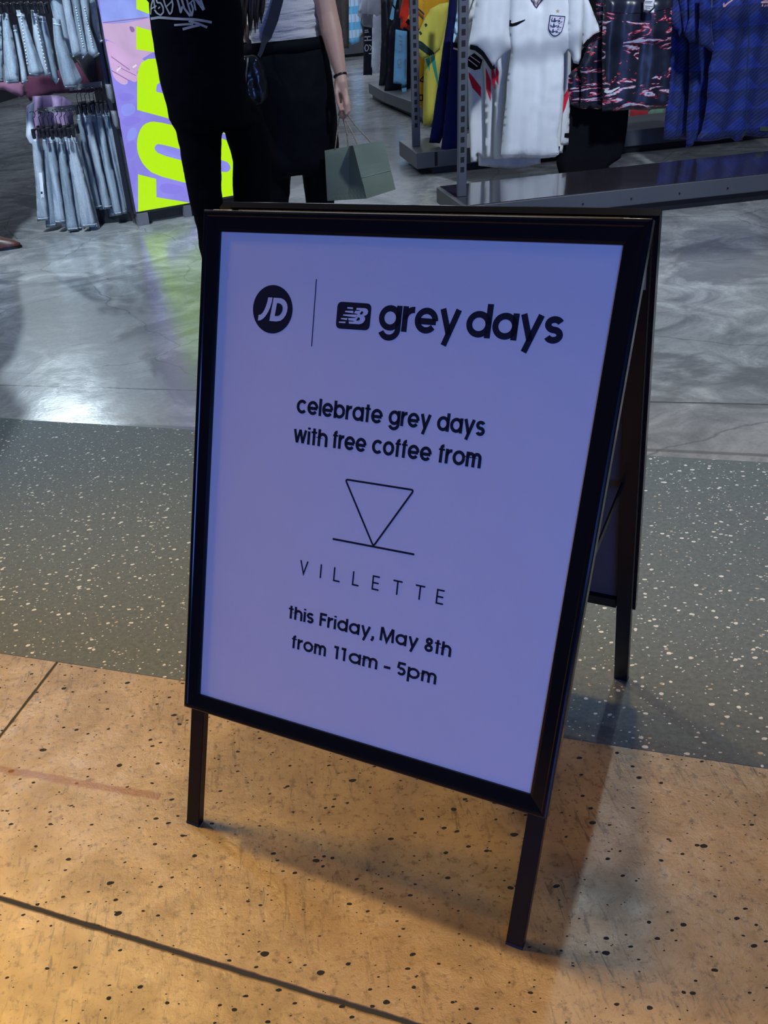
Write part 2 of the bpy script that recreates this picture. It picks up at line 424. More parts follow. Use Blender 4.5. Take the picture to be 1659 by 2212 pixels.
m_paper = basic('poster_paper', (0.74, 0.74, 0.76, 1), 0.55, var=0.01, spec=0.3)
m_ink = basic('dark_navy_ink', (0.012, 0.014, 0.028, 1), 0.5, var=0.02, spec=0.3)
m_steel = basic('brushed_steel', (0.45, 0.44, 0.42, 1), 0.4, metal=0.7)
sign = empty('a_frame_sign', (SX, SY, 0), 'black A-frame sign with pale poster about free coffee, standing on tan concrete', 'sign')
W2 = PW / 2
PROF = [(0.0, -0.013), (0.0, 0.0005), (0.0012, 0.0036), (0.0036, 0.0050), (0.0075, 0.0050), (0.0090, 0.0040), (0.0245, 0.0012), (0.0281, -0.0004), (0.0285, -0.0030), (0.0285, -0.013)]
def frame_rails(M):
    ox, yt, yb = W2 + FB, 0.0, -(HP + 2 * FB)
    g = 0.00025
    def corner(cx, cy, s):   # cx, cy in +-1
        return Vector((cx * (ox - s), (yt - s) if cy > 0 else (yb + s), 0))
    cs = [(-1, 1), (1, 1), (1, -1), (-1, -1)]
    for i in range(4):
        a, b = cs[i], cs[(i + 1) % 4]; bm = bmesh.new(); R = []
        for c in (a, b):
            R.append([])
            for s, z in PROF:
                p = corner(c[0], c[1], s); q = corner(*(b if c is a else a), s)
                p = p + (q - p).normalized() * g; p.z = z; R[-1].append(bm.verts.new(M @ p))
        n = len(PROF)
        for k in range(n):
            f = bm.faces.new((R[0][k], R[1][k], R[1][(k + 1) % n], R[0][(k + 1) % n])); 
        bm.faces.new(R[0][::-1]); bm.faces.new(R[1]); bmesh.ops.recalc_face_normals(bm, faces=bm.faces)
        o = link('frame_rail', bm, m_black, sign)
for M in (MF, MB): frame_rails(M)
def pbox(name, M, x0, x1, y0, y1, z0, z1, mt, parent=sign, bev=0.0008, label=None):
    bm = bmesh.new(); box(bm, ((x0 + x1) / 2, (y0 + y1) / 2, (z0 + z1) / 2), x1 - x0, y1 - y0, z1 - z0, M)
    if bev: bmesh.ops.bevel(bm, geom=bm.edges[:], offset=bev, segments=2, affect='EDGES')
    return tag(link(name, bm, mt, parent), label)
# legs: square tubes running down behind both frames
for M in (MF, MB):
    for s in (-1, 1):
        xo = s * (W2 + FB - 0.0045); xi = s * (W2 + FB - 0.0045 - 0.0255)
        l = pbox('leg', M, min(xo, xi), max(xo, xi), -TOT + 0.004, -0.012, -0.0285, -0.0132, m_black2)
        f = pbox('foot_cap', M, min(xo, xi) - 0.0004, max(xo, xi) + 0.0004, -TOT - 0.0015, -TOT + 0.010, -0.0292, -0.0126, basic('rubber_cap', (0.02, 0.02, 0.022, 1), 0.7), l)
poster = pbox('poster', MF, -W2 - 0.002, W2 + 0.002, -(HP + FB) - 0.002, -FB + 0.002, -0.0046, -0.0036, m_paper, bev=0, label='lilac-white printed poster')
pbox('backing_board', MF, -W2 - 0.006, W2 + 0.006, -(HP + FB) - 0.006, -FB + 0.006, -0.0118, -0.0050, m_board, bev=0)
pbox('poster', MB, -W2 - 0.002, W2 + 0.002, -(HP + FB) - 0.002, -FB + 0.002, -0.0046, -0.0036, m_paper, bev=0, label='poster facing the shop')
bb = pbox('backing_board', MB, -W2 - 0.006, W2 + 0.006, -(HP + FB) - 0.006, -FB + 0.006, -0.0118, -0.0050, m_board, bev=0, label='dark grey inner board')
# back faces of the inner rails, with screws
for M in (MF, MB):
    r = pbox('inner_rail', M, -W2 + 0.005, W2 - 0.005, -(HP + 2 * FB) + 0.001, -(HP + 2 * FB) + 0.026, -0.0185, -0.0132, m_black2)
    for x in (-0.19, -0.17, 0.17, 0.19):
        bm = bmesh.new()
        bmesh.ops.create_cone(bm, cap_ends=True, segments=14, radius1=0.0034, radius2=0.0026, depth=0.002, matrix=M @ Matrix.Translation((x, -(HP + 2 * FB) + 0.013, -0.0194)))
        link('screw', bm, m_steel, r)
    pbox('inner_rail', M, -W2 + 0.005, W2 - 0.005, -0.030, -0.002, -0.0185, -0.0132, m_black2)
# hinges at the top and the folding stays
for s in (-1, 1):
    bm = bmesh.new()
    x = s * (W2 + 0.010)
    tube(bm, [TOPC + EU * (x - 0.02) + UP * -0.010, TOPC + EU * (x + 0.012) + UP * -0.010], 0.0052, 14)
    for sg, M in ((1, MF), (-1, MB)):
        box(bm, (sg * x, -0.045, -0.0300), 0.020, 0.085, 0.0022, M)
    link('hinge', bm, m_steel, sign)
    bm = bmesh.new()
    a = MF @ Vector((s * (W2 - 0.004), -0.44, -0.021)); b = MB @ Vector((-s * (W2 - 0.004), -0.44, -0.021)); mid = (a + b) / 2 - UP * 0.035
    for p, q, o in ((a, mid, 0.0), (mid, b, 0.0035)):
        d = (q - p); L = d.length; d.normalize(); z = EU; y = z.cross(d)
        Mx = Matrix((d, y, z)).transposed().to_4x4(); Mx.translation = (p + q) / 2 + EU * o
        box(bm, (0, 0, 0), L + 0.014, 0.014, 0.0025, Mx)
    bmesh.ops.create_cone(bm, cap_ends=True, segments=16, radius1=0.006, radius2=0.006, depth=0.010, matrix=Matrix.Translation(mid) @ EU.to_track_quat('Z', 'Y').to_matrix().to_4x4())
    link('folding_stay', bm, m_black2, sign)

# --- the print on the poster; positions in metres from the poster's lower-left corner
def h_solve():
    src = [(480, 501), (1349, 527), (1142, 1716), (431, 1502)]; dst = [(0, HP), (PW, HP), (PW, 0), (0, 0)]
    A = []
    for (x, y), (u, v) in zip(src, dst):
        A.append([x, y, 1, 0, 0, 0, -u * x, -u * y, u]); A.append([0, 0, 0, x, y, 1, -v * x, -v * y, v])
    n = 8
    for i in range(n):
        p = max(range(i, n), key=lambda r: abs(A[r][i])); A[i], A[p] = A[p], A[i]
        for r in range(n):
            if r != i:
                k = A[r][i] / A[i][i]
                A[r] = [a - k * b for a, b in zip(A[r], A[i])]
    return [A[i][8] / A[i][i] for i in range(n)]
HH = h_solve()
def puv(x, y):
    d = HH[6] * x + HH[7] * y + 1
    return ((HH[0] * x + HH[1] * y + HH[2]) / d, (HH[3] * x + HH[4] * y + HH[5]) / d)
class Print:
    def __init__(s): s.bm = bmesh.new(); s.z = -0.0034
    def V(s, u, v, dz=0): return s.bm.verts.new(MF @ Vector((u - W2, v - HP - FB, s.z + dz)))
    def poly(s, pts, dz=0):
        r = delaunay_2d_cdt([Vector(p) for p in pts], [], [list(range(len(pts)))], 1, 1e-7)
        V = [s.V(p.x, p.y, dz) for p in r[0]]
        for q in r[2]: s.bm.faces.new([V[i] for i in q])
    def ribbon(s, pts, w, closed=False, round_cap=False):
        pts = [Vector(p) for p in pts]; n = len(pts); L = []
        for i, p in enumerate(pts):
            a = pts[i - 1] if (i or closed) else None; b = pts[(i + 1) % n] if (i < n - 1 or closed) else None
            d1 = (p - a).normalized() if a is not None else None; d2 = (b - p).normalized() if b is not None else None
            if d1 is None: d1 = d2
            if d2 is None: d2 = d1
            n1 = Vector((-d1.y, d1.x)); n2 = Vector((-d2.y, d2.x)); mm = (n1 + n2)
            if mm.length < 0.2: mm = n1.copy()
            mm.normalize(); k = min(3.2, 1 / max(0.25, mm.dot(n1)))
            L.append((s.V(*(p + mm * w / 2 * k)), s.V(*(p - mm * w / 2 * k))))
        rng = range(n if closed else n - 1)
        for i in rng:
            a, b = L[i], L[(i + 1) % n]; s.bm.faces.new((a[0], a[1], b[1], b[0]))
        if round_cap:
            for p in (pts[0], pts[-1]):
                s.bm.faces.new([s.V(p.x + w / 2 * math.cos(t * math.pi / 6), p.y + w / 2 * math.sin(t * math.pi / 6)) for t in range(12)])
    def done(s, name, mt, label=None):
        bmesh.ops.recalc_face_normals(s.bm, faces=s.bm.faces); 
        for f in s.bm.faces:
            if f.normal.dot(MF.to_3x3() @ Vector((0, 0, 1))) < 0: f.normal_flip()
        return tag(link(name, s.bm, mt, poster), label)
def arc(cx, cy, rx, ry, a0, a1, n=20): return [(cx + rx * math.cos(math.radians(a0 + (a1 - a0) * i / n)), cy + ry * math.sin(math.radians(a0 + (a1 - a0) * i / n))) for i in range(n + 1)]
def glyph(ch, w, asc, desc):
    """geometric sans: centre-line strokes in units of the x-height, and the advance"""
    h = w / 2; r = 0.5 - h; C = arc(0.5, 0.5, r, r, 0, 360, 32); e = 0.93
    st = lambda x, y0, y1: [(x, y0), (x, y1)]
    if ch == 'o': return [C], 1.0
    if ch == 'a': return [C, st(1 - h, 0, 1)], 1.0
    if ch == 'd': return [C, st(1 - h, 0, asc)], 1.0
    if ch == 'b': return [C, st(h, 0, asc)], 1.0
    if ch == 'p': return [C, st(h, -desc, 1)], 1.0
    if ch == 'g': return [C, [(1 - h, 1)] + arc(0.5, 0.08, r, desc + 0.08 - h, 0, -158)], 1.0
    if ch == 'c': return [arc(0.5, 0.5, r, r, 42, 318, 28)], 0.93
    if ch == 'e': return [arc(0.5, 0.5, r, r, 0, 322, 30), [(w * 0.6, 0.47), (1 - w * 0.35, 0.47)]], 1.0
    if ch == 'l': return [st(h, 0, asc)], w
    if ch == 'i': return [st(h, 0, .96), st(h, asc - .13, asc + .02)], w
    if ch == 'r': return [st(h, 0, 1), arc(0.50, 0.50, 0.5 - h, 0.5 - h, 180, 86, 10)], 0.52
    if ch == 't': return [st(h + 0.14, 0, asc), ([(0, .93), (0.28 + w, .93)], .62)], 0.28 + w
    if ch == 'f': return [[(h + .11, 0), (h + .11, asc - .20)] + arc(0.11 + h + 0.22, asc - 0.20, 0.22, 0.22 - h * .75, 180, 95, 8)[1:], ([(0, .90), (0.28 + w, .90)], .58)], 0.28 + w
    if ch in 'hn':
        q = 0.36 - 0.0
        return [st(h, 0, asc if ch == 'h' else 1), [(h + 0, 0.58)] + arc(0.42, 0.58, 0.42 - h, 0.42 - h, 180, 0, 16) + [(0.84 - h, 0)]], 0.84
    if ch == 'm':
        a = 0.36; return [st(h, 0, 1)] + [[(x0 + h, 0.62)] + arc(x0 + a + h * 0 + 0.0, 0.62, a - h, 0.38 - h, 180, 0, 14) + [(x0 + 2 * a - h, 0)] for x0 in (0, 2 * a - w)], 4 * a - w
    if ch == 'y': return [[(h * 1.05, 1), (0.47, 0.02)], [(0.92 - h * 1.05, 1), (0.30, -desc)]], 0.92
    if ch == 'w': return [([(.08, 1), (0.31, .04)], .92), ([(.31, .04), (0.56, 1)], .92), ([(.56, 1), (.81, .04)], .92), ([(.81, .04), (1.04, 1)], .92)], 1.12
    if ch == 's':
        rx, ry = 0.36 - h, 0.25 + 0.25 * 0 + (0.5 - w) / 4 + 0.0
        ry = (1 - w) / 4
        return [arc(0.36, 1 - h - ry, rx, ry, 25, 270, 18) + arc(0.36, h + ry, rx, ry, 90, -155, 18)[1:]], 0.72
    if ch == 'F': return [st(h, 0, asc), [(h, asc - h), (0.66, asc - h)], [(h, asc * 0.52), (0.60, asc * 0.52)]], 0.66
    if ch == 'M': return [[(h, 0), (h + 0.04, asc), ], [(1.28 - h, 0), (1.24 - h, asc)], [(h + 0.06, asc), (0.64, 0.04), (1.22 - h, asc)]], 1.28
    if ch == '8': return [arc(0.37, asc - h - (asc * 0.47 - w) / 2, 0.31 - h, (asc * 0.50 - w) / 2 + .01, 0, 360, 24), arc(0.37, h + (asc * 0.55 - w) / 2, 0.37 - h, (asc * 0.55 - w) / 2 + .01, 0, 360, 24)], 0.74
    if ch == '1': return [[(0, asc - h), (0.14 + w, asc - h)], st(0.14 + h, 0, asc)], 0.14 + w + 0.12
    if ch == '5': return [[(0.66, asc - h), (0.16, asc - h), (0.10, asc * 0.50)], arc(0.36, asc * 0.31 + .01, 0.37 - h, asc * 0.31 - h, 128, -150, 24)], 0.74
    if ch == ',': return [[(h + .02, w), (h + .02, 0), (0.02, -0.22)]], w
    if ch == '-': return [[(0, 0.42), (0.36, 0.42)]], 0.36
    return [], 0.4
def word(P, txt, u0, u1, base, xh, asc=1.25, desc=0.34, w=0.19, gap=0.085):
    g = [glyph(c, w, asc, desc) for c in txt]
    nat = sum(a for _, a in g) + gap * (len(g) - 1); sx = (u1 - u0) / nat
    x = u0
    for st, adv in g:
        for s in st:
            m_ = 1.0
            if isinstance(s, tuple): s, m_ = s
            P.ribbon([(x + px * sx, base + py * xh) for px, py in s], w * xh * m_)
        x += (adv + gap) * sx
P = Print(); word(P, 'grey', .2579, .3730, .5978, .0322, 1.28, 0.40, 0.245, 0.03); P.done('headline_lettering', m_ink); P = Print(); word(P, 'days', .3803, .5050, .5982, .0322, 1.28, 0.40, 0.245, 0.03); P.done('headline_lettering', m_ink)
for row, base, slope, u_, xh_, w_, asc_ in (
    ((('celebrate', .1430, .2776), ('grey', .2869, .3482), ('days', .3572, .4233)), .4752, .006, .143, .0196, .225, 1.22),
    ((('with', .1414, .1966), ('free', .2046, .2572), ('coffee', .2665, .3542), ('from', .3640, .4240)), .4330, .009, .143, .0196, .225, 1.22),
    ((('this', .1544, .1986), ('Friday,', .2082, .2990), ('May', .3078, .3685), ('8th', .3776, .4182)), .1676, .004, .154, .0168, .235, 1.23),
    ((('from', .1637, .2238), ('11am', .2369, .3098), ('-', .3195, .3300), ('5pm', .3400, .4020)), .1215, .006, .16, .0168, .235, 1.23)):
    for tx_, a, b in row:
        P = Print(); word(P, tx_, a, b, base + (a - u_) * slope, xh_, asc_, .36, w_); P.done('word_lettering', m_ink)
# cafe mark: rounded triangle on a line, and its spaced capitals
P = Print()
def rounded(pts, r, n=6):
    out = []
    k = len(pts)
    for i in range(k):
        p, a, b = Vector(pts[i]), Vector(pts[i - 1]), Vector(pts[(i + 1) % k])
        d1, d2 = (a - p).normalized(), (b - p).normalized()
        for j in range(n + 1):
            t = j / n; A_, B_ = p + d1 * r, p + d2 * r
            out.append(tuple(A_ * (1 - t) ** 2 + p * 2 * t * (1 - t) + B_ * t * t))
    return out
P.ribbon(rounded([(.2300, .3922), (.3352, .3928), (.2834, .3042)], .0045), .0027, closed=True)
P.ribbon([(.2182, .3034), (.3466, .3040)], .0029); P.done('cafe_logo', m_ink); P = Print()
hw = .0024
T, B_ = .2612, .2420
L_ = lambda c: [[(c - .0042, T), (c - .0042, B_), (c + .0046, B_)]]
E_ = lambda c: [[(c + .0046, T), (c - .0046, T), (c - .0046, B_), (c + .0046, B_)], [(c - .0046, (T + B_) / 2), (c + .0038, (T + B_) / 2)]]
T_ = lambda c: [[(c - .0062, T), (c + .0062, T)], [(c, T), (c, B_)]]
for s in [[(.1692, T), (.1748, B_), (.1806, T)], [(.2035, T), (.2035, B_)]]: P.ribbon(s, hw, round_cap=True)
for c, G in ((.2300, L_), (.2610, L_), (.2930, E_), (.3268, T_), (.3612, T_), (.3916, E_)):
    for s in G(c): P.ribbon(s, hw, round_cap=True)
P.done('cafe_name_lettering', m_ink)
# divider and the two round/square marks
P = Print(); P.ribbon([(.1590, .6570), (.1594, .5684)], .0014); P.done('divider_line', m_ink); P = Print()
P.poly(arc(.0925, .6134, .0325, .0325, 0, 360, 64)[:-1]); P.done('logo_disc', m_ink); P = Print()
P.poly(rounded([(.1945, .6300), (.2456, .6302), (.2456, .5958), (.1945, .5950)], .0075, 8)); P.done('logo_badge', m_ink)
P = Print(); jd = lambda pts: [puv(540 + a / 16.59, 605 + b / 16.59) for a, b in pts]
P.poly(jd([(675, 628), (828, 634), (800, 800), (740, 1000), (660, 1170), (570, 1310), (480, 1400), (400, 1450), (298, 1462), (330, 1258), (400, 1250), (460, 1200), (530, 1090), (590, 950), (640, 790)]), 0.0003)
P.poly(jd([(868, 640), (1140, 658), (1240, 710), (1310, 790), (1350, 880), (1366, 1000), (1345, 1140), (1295, 1270), (1210, 1390), (1110, 1465), (960, 1495), (710, 1472)]), 0.0003)
P.done('logo_letters', m_paper, 'pale logo letters'); P = Print()
nb = lambda pts: [puv(715 + a / 16.59, 640 + b / 16.59) for a, b in pts]
for pl in ([(605, 388), (795, 398), (803, 462), (592, 438)], [(530, 522), (808, 520), (816, 612), (512, 566)], [(452, 650), (960, 655), (930, 750), (900, 762), (440, 690)],
           [(378, 780), (608, 782), (578, 856), (364, 822)], [(300, 908), (540, 910), (518, 968), (288, 950)]): P.poly(nb(pl), 0.0003)
P.poly(nb([(940, 412), (1240, 428), (1310, 460), (1345, 530), (1325, 620), (1270, 680), (1185, 712), (1230, 760), (1232, 830), (1200, 900), (1130, 970), (1020, 1005), (655, 982), (640, 905), (820, 912), (828, 886), (640, 862), (628, 782), (890, 782), (895, 750), (930, 660), (968, 640), (838, 608), (880, 520), (1040, 522), (1055, 500), (908, 480)]), 0.0003)
P.done('logo_letters', m_paper, 'white logo letters')
P = Print()
P.poly(jd([(990, 836), (1060, 838), (1130, 870), (1175, 920), (1195, 1010), (1180, 1110), (1140, 1200), (1080, 1270), (1010, 1298), (905, 1298)]), 0.0006)
P.done('logo_counter', m_ink); P = Print()
P.poly(nb([(1105, 535), (1150, 540), (1172, 575), (1155, 620), (1110, 655), (1040, 645)]), 0.0006)
P.done('logo_counter', m_ink); P = Print()
P.poly(nb([(985, 755), (1030, 760), (1052, 800), (1035, 845), (985, 875), (908, 870)]), 0.0006)
P.done('logo_counter', m_ink)

# ------------------------------------------------------------------ lit advertising screen
SCD = (gz(425, 468) - gz(300, 490)); SCD.z = 0; SCD.normalize(); SCN = Vector((SCD.y, -SCD.x, 0))
SCO = gz(297, 488)
def spt(x, y, off=0.0):
    d = ray(x, y); t = (SCO - CAM).dot(SCN) / d.dot(SCN); return CAM + d * t + SCN * off
SB = spt(294, 458)
screen = empty('advertising_screen', (SCO.x, SCO.y, 0), 'tall lit advertising screen with lime letters over a lilac outfit photo', 'screen')
SCW, SCH = 0.86, 1.95
def sloc(a, z, off=0.0): return Vector((SB.x, SB.y, 0)) + SCD * a + UP * z + SCN * off
def sbox(name, a0, a1, z0, z1, o0, o1, mt, parent=screen, label=None):
    bm = bmesh.new(); vs = [bm.verts.new(sloc(a, z, o)) for a in (a0, a1) for z in (z0, z1) for o in (o0, o1)]
    for q in ((0, 1, 3, 2), (4, 6, 7, 5), (0, 4, 5, 1), (2, 3, 7, 6), (0, 2, 6, 4), (1, 5, 7, 3)): bm.faces.new([vs[i] for i in q])
    bmesh.ops.recalc_face_normals(bm, faces=bm.faces)
    return tag(link(name, bm, mt, parent), label)
m_dark = basic('dark_grey_metal', (0.045, 0.047, 0.055, 1), 0.4, spec=0.5)
m_grey = basic('grey_steel', (0.20, 0.20, 0.23, 1), 0.45, metal=0.2)
ZB = SB.z
sbox('housing', -0.012, SCW + 0.012, ZB - 0.012, ZB + SCH, -0.075, -0.003, m_dark)
disp = sbox('display', 0, SCW, ZB, ZB + SCH - 0.012, -0.003, 0.0, emit('screen_lilac', srgb(138, 132, 228), 1.0, 0.10))
sbox('base_frame', 0.0, SCW, 0.0, ZB - 0.012, -0.070, -0.045, m_dark)
sbox('foot', 0.0, 0.07, 0.0, ZB - 0.012, -0.09, 0.02, m_grey); sbox('foot', 0.32, 0.37, 0.0, ZB - 0.012, -0.09, 0.0, m_grey)
def sflat(name, polys, mt, off, label=None):
    bm = bmesh.new()
    for pl in polys:
        r = delaunay_2d_cdt([Vector(p) for p in pl], [], [list(range(len(pl)))], 1, 1e-6)
        def P3(p):
            q = spt(p.x, p.y); a = (q - Vector((SB.x, SB.y, 0))).dot(SCD); a = max(0.0, min(SCW, a)); z = max(ZB, q.z); return sloc(a, z, off)
        V = [bm.verts.new(P3(p)) for p in r[0]]
        for f in r[2]:
            try: bm.faces.new([V[i] for i in f])
            except ValueError: pass
    bmesh.ops.recalc_face_normals(bm, faces=bm.faces)
    for f in bm.faces:
        if f.normal.dot(SCN) < 0: f.normal_flip()
    return tag(link(name, bm, mt, disp), label)
c1 = lambda pts: cr(0, 0, 3.607, pts)
def smooth(pts, it=2):
    for _ in range(it):
        o = []
        for i in range(len(pts)):
            a, b = pts[i], pts[(i + 1) % len(pts)]
            o += [(a[0] * .75 + b[0] * .25, a[1] * .75 + b[1] * .25), (a[0] * .25 + b[0] * .75, a[1] * .25 + b[1] * .75)]
        pts = o
    return pts
# the picture on the screen
sflat('screen_image_top', [c1([(740, -300), (1800, -300), (1800, 60), (1290, 120), (1150, 138), (1000, 170), (880, 180), (795, 176)])], emit('scr_periwinkle', srgb(142, 160, 240), 1, .12), .0006, 'periwinkle crop top in the screen photo')
sflat('screen_image_skin', [c1([(797, 180), (880, 184), (1000, 174), (1150, 142), (1290, 124), (1800, 70), (1800, 480), (1300, 420), (1200, 400), (1120, 450), (1060, 500), (1000, 430), (880, 330), (815, 300)])], emit('scr_skin', srgb(196, 168, 208), 1, .07), .0006, 'bare midriff in the screen photo')
hand = smooth(c1([(815, 320), (860, 318), (960, 390), (1060, 440), (1130, 470), (1160, 520), (1130, 560), (1060, 545), (1075, 600), (1060, 650), (990, 610), (1000, 650), (960, 665), (895, 620), (870, 560), (840, 420)]), 2)
sflat('screen_image_hand', [hand], emit('scr_hand', srgb(202, 168, 214), 1, .08), .0012, 'hand with rings in the screen photo')
line = lambda a, b, wd: [(a[0], a[1] - wd), (b[0], b[1] - wd), (b[0], b[1] + wd), (a[0], a[1] + wd)]
for pl in (line((865, 440), (1010, 545), 4), line((870, 550), (1000, 625), 4), line((920, 520), (1060, 590), 3), smooth([(1010, 200), (1045, 215), (1050, 245), (1025, 255), (1008, 225)], 1), line((800, 177), (1150, 136), 4)): sflat('screen_image_line', [c1(pl)], emit('scr_line', srgb(140, 104, 160), 1), .0018)
for pl in ([(905, 545), (935, 520), (942, 530), (912, 560)], [(1030, 520), (1060, 500), (1066, 512), (1038, 532)]): sflat('screen_image_ring', [c1(pl)], emit('scr_ring', srgb(230, 220, 235), 1), .0020)
for pl in ([(905, 740), (1000, 720), (1070, 760), (960, 800)], [(930, 930), (1060, 900), (1120, 940), (980, 1000)], [(960, 1130), (1060, 1080), (1065, 1200), (1000, 1260)], [(1250, 1420), (1450, 1450), (1400, 1520), (1240, 1500)], [(1000, 1320), (1068, 1290), (1070, 1420), (1020, 1440)]):
    sflat('screen_image_fold', [smooth(c1(pl), 2)], emit('scr_fold', srgb(134, 124, 226), 1, .05), .0006)
for pl in ([(930, 820), (1040, 800), (1065, 880), (960, 920)], [(1000, 1000), (1068, 990), (1065, 1080), (980, 1110)], [(1205, 1130), (1420, 1170), (1425, 1245), (1220, 1190)]): sflat('screen_image_highlight', [smooth(c1(pl), 2)], emit('scr_light', srgb(140, 148, 240), 1, .05), .0009)
lime = emit('scr_lime', srgb(183, 238, 0), 1.0)
F_ = c1([(1075, 1358), (1216, 1394), (1218, 1536), (1485, 1592), (1504, 1640), (1200, 1685), (1078, 1664)])
F_ += []
O_ = c1([(1065, 1140), (1072, 1060), (1100, 990), (1150, 952), (1215, 946), (1390, 985), (1700, 1062), (1900, 1160), (1960, 1290), (1950, 1420), (1880, 1500), (1760, 1500), (1440, 1424), (1200, 1360), (1120, 1290), (1078, 1210)])
R_ = c1([(1068, 640), (1072, 560), (1100, 490), (1150, 460), (1215, 455), (1420, 500), (1480, 560), (1700, 520), (1960, 590), (1960, 760), (1560, 800), (1560, 870), (1960, 960), (1960, 1100), (1370, 938), (1068, 856)])
I_ = c1([(1060, 205), (1175, 238), (1960, 420), (1960, 610), (1190, 405), (1062, 384)])
N_ = c1([(1060, -90), (1960, 130), (1960, 330), (1150, 105), (1062, 70)])
N2 = c1([(1060, -420), (1960, -220), (1960, -20), (1060, -260)])
sflat('screen_letter', [F_], lime, .003, 'lime letter F'); sflat('screen_letter', [smooth(O_, 1)], lime, .003, 'lime letter O'); sflat('screen_letter', [R_], lime, .003, 'lime letter R')
sflat('screen_letter', [I_], lime, .003); sflat('screen_letter', [N_], lime, .003); sflat('screen_letter', [N2], lime, .003)
Fm = c1([(1680, 1440), (1900, 1500), (2100, 1560), (2100, 1700), (1760, 1680), (1680, 1600)])
sflat('screen_letter', [Fm], lime, .003)
hole = emit('scr_hole', srgb(140, 140, 235), 1.0, .1)
sflat('letter_counter', [smooth(c1([(1200, 1160), (1212, 1128), (1240, 1120), (1430, 1168), (1760, 1250), (1800, 1300), (1780, 1340), (1730, 1340), (1435, 1255), (1235, 1200)]), 1), c1([(1215, 700), (1222, 660), (1245, 642), (1290, 655), (1480, 700), (1480, 780), (1300, 735), (1218, 715)])], hole, .0038)

# ------------------------------------------------------------------ denim fixture
denim = []
def mat_denim(name, c, c2):
    k = NT(name); v = k.coord(); vv = k.coord(scale=(1, 1, 0.12))
    a = k.noise(vv, 26, 5, 0.65, 0.5); f = k.noise(k.coord(scale=(1, 1, 0.5)), 320, 2)
    cc = k.ramp(a, [(0.3, c2), (0.62, c)]); cc = k.mix(k.ramp(f, [(0.35, (0.35,) * 3), (0.55, (0, 0, 0))]), cc, tuple(x * 0.7 for x in c2[:3]))
    k.l(cc, k.b.inputs['Base Color']); k.b.inputs['Roughness'].default_value = 0.9; k.b.inputs['Specular IOR Level'].default_value = 0.2
    k.l(k.bump(f, 0.0008, 0.6), k.b.inputs['Normal']); return k.m
dn = [mat_denim('denim_light', (0.40, 0.47, 0.54), (0.17, 0.21, 0.26)), mat_denim('denim_mid', (0.29, 0.35, 0.41), (0.12, 0.15, 0.19)), mat_denim('denim_pale', (0.45, 0.50, 0.56), (0.22, 0.26, 0.31))]
m_stitch = basic('pale_stitching', (0.62, 0.68, 0.74, 1), 0.8)
m_hang = basic('black_plastic', (0.012, 0.012, 0.014, 1), 0.25, spec=0.6)
m_rhine = basic('rhinestone', (0.85, 0.9, 0.95, 1), 0.1, spec=1.0)
def hanger(x, y, Y, label, group, wd=0.05, dz=0.0, depth=0.10, hk=0.05):
    c = at(x, y, Y); t = empty('clip_hanger', (c.x, c.y, c.z + dz), label, 'hanger', group)
    bm = bmesh.new(); tube(bm, [c + Vector((0, -depth, 0.012)), c + Vector((0, depth, 0.012))], 0.006, 8)
    link('bar', bm, m_hang, t)
    for s in (-1, 1):
        bm = bmesh.new(); box(bm, c + Vector((0, s * depth * 0.85, -0.004)), 0.020, 0.022, 0.055); bmesh.ops.bevel(bm, geom=bm.edges[:], offset=0.004, segments=1, affect='EDGES')
        link('clip', bm, m_hang, t)
    bm = bmesh.new(); pts = [c + Vector((0, 0, 0.012)), c + Vector((0, 0, hk))] + [c + Vector((0.018 * math.sin(a) , 0, hk + 0.018 - 0.018 * math.cos(a))) for a in (0.8, 1.6, 2.4, 3.2, 4.0)]
    tube(bm, pts, 0.0022, 6); link('hook', bm, m_hang, t); return t
def jeans(top, bot, wt, wb, Y, seed, label, group, mt, T=0.12, extra=False):
    (x0, y0), (x1, y1) = top, bot; L = []
    n = 7
    rr = random.Random(seed)
    ph = rr.random() * 6
    lf, rt = [], []
    for i in range(n + 1):
        t = i / n; cx = x0 + (x1 - x0) * t + math.sin(t * 3.1 + ph) * 1.6; cy = y0 + (y1 - y0) * t
        ww = (wt + (wb - wt) * min(1, t * 1.3)) / 2 * (1 + 0.06 * math.sin(t * 9 + ph))
        if i == 0: ww *= 0.75
        lf.append((cx - ww, cy)); rt.append((cx + ww, cy + (ww * -0.20 if i == n else 0)))
    sh = Sheet(lf + rt[::-1], Y, 0.25, T=T, fold=0.006, lam=0.030, seed=seed, soft=0.022)
    g = garment('denim_jeans', label, 'jeans', sh, group)
    sh.build('denim', mt, g, 0.016)
    a, b = 0.035, 0.045
    q = lambda t: (lf[0][0] + (lf[-1][0] - lf[0][0]) * t, rt[0][0] + (rt[-1][0] - rt[0][0]) * t, y0 + (y1 - y0) * t)
    yb = (lf[-1][0] + 1.2, lf[-1][1] - 7), (rt[-1][0] - 1.2, rt[-1][1] - 7)
    sh.stroke('hem_stitching', [[yb[0], yb[1]]], 1.6, m_stitch, g)
    yb = (lf[0][0] + 1.5, lf[0][1] + 11), (rt[0][0] - 1.5, rt[0][1] + 11)
    sh.stroke('waistband_seam', [[yb[0], yb[1]]], 1.6, m_stitch, g)
    return sh, g
GA = 'light wash jeans in the front row of the lower denim rail'
GB = 'light wash jeans in the raised row beside the screen'
ORD = ['first', 'second', 'third', 'fourth', 'fifth', 'sixth', 'seventh', 'eighth', 'ninth', 'tenth']
topsA = [(78, 292), (97, 291), (109, 296), (121, 293), (133, 297), (143, 292), (153, 293), (163, 296)]
botsA = [(92, 478), (112, 492), (130, 484), (145, 490), (156, 500), (170, 498), (192, 492), (206, 503)]
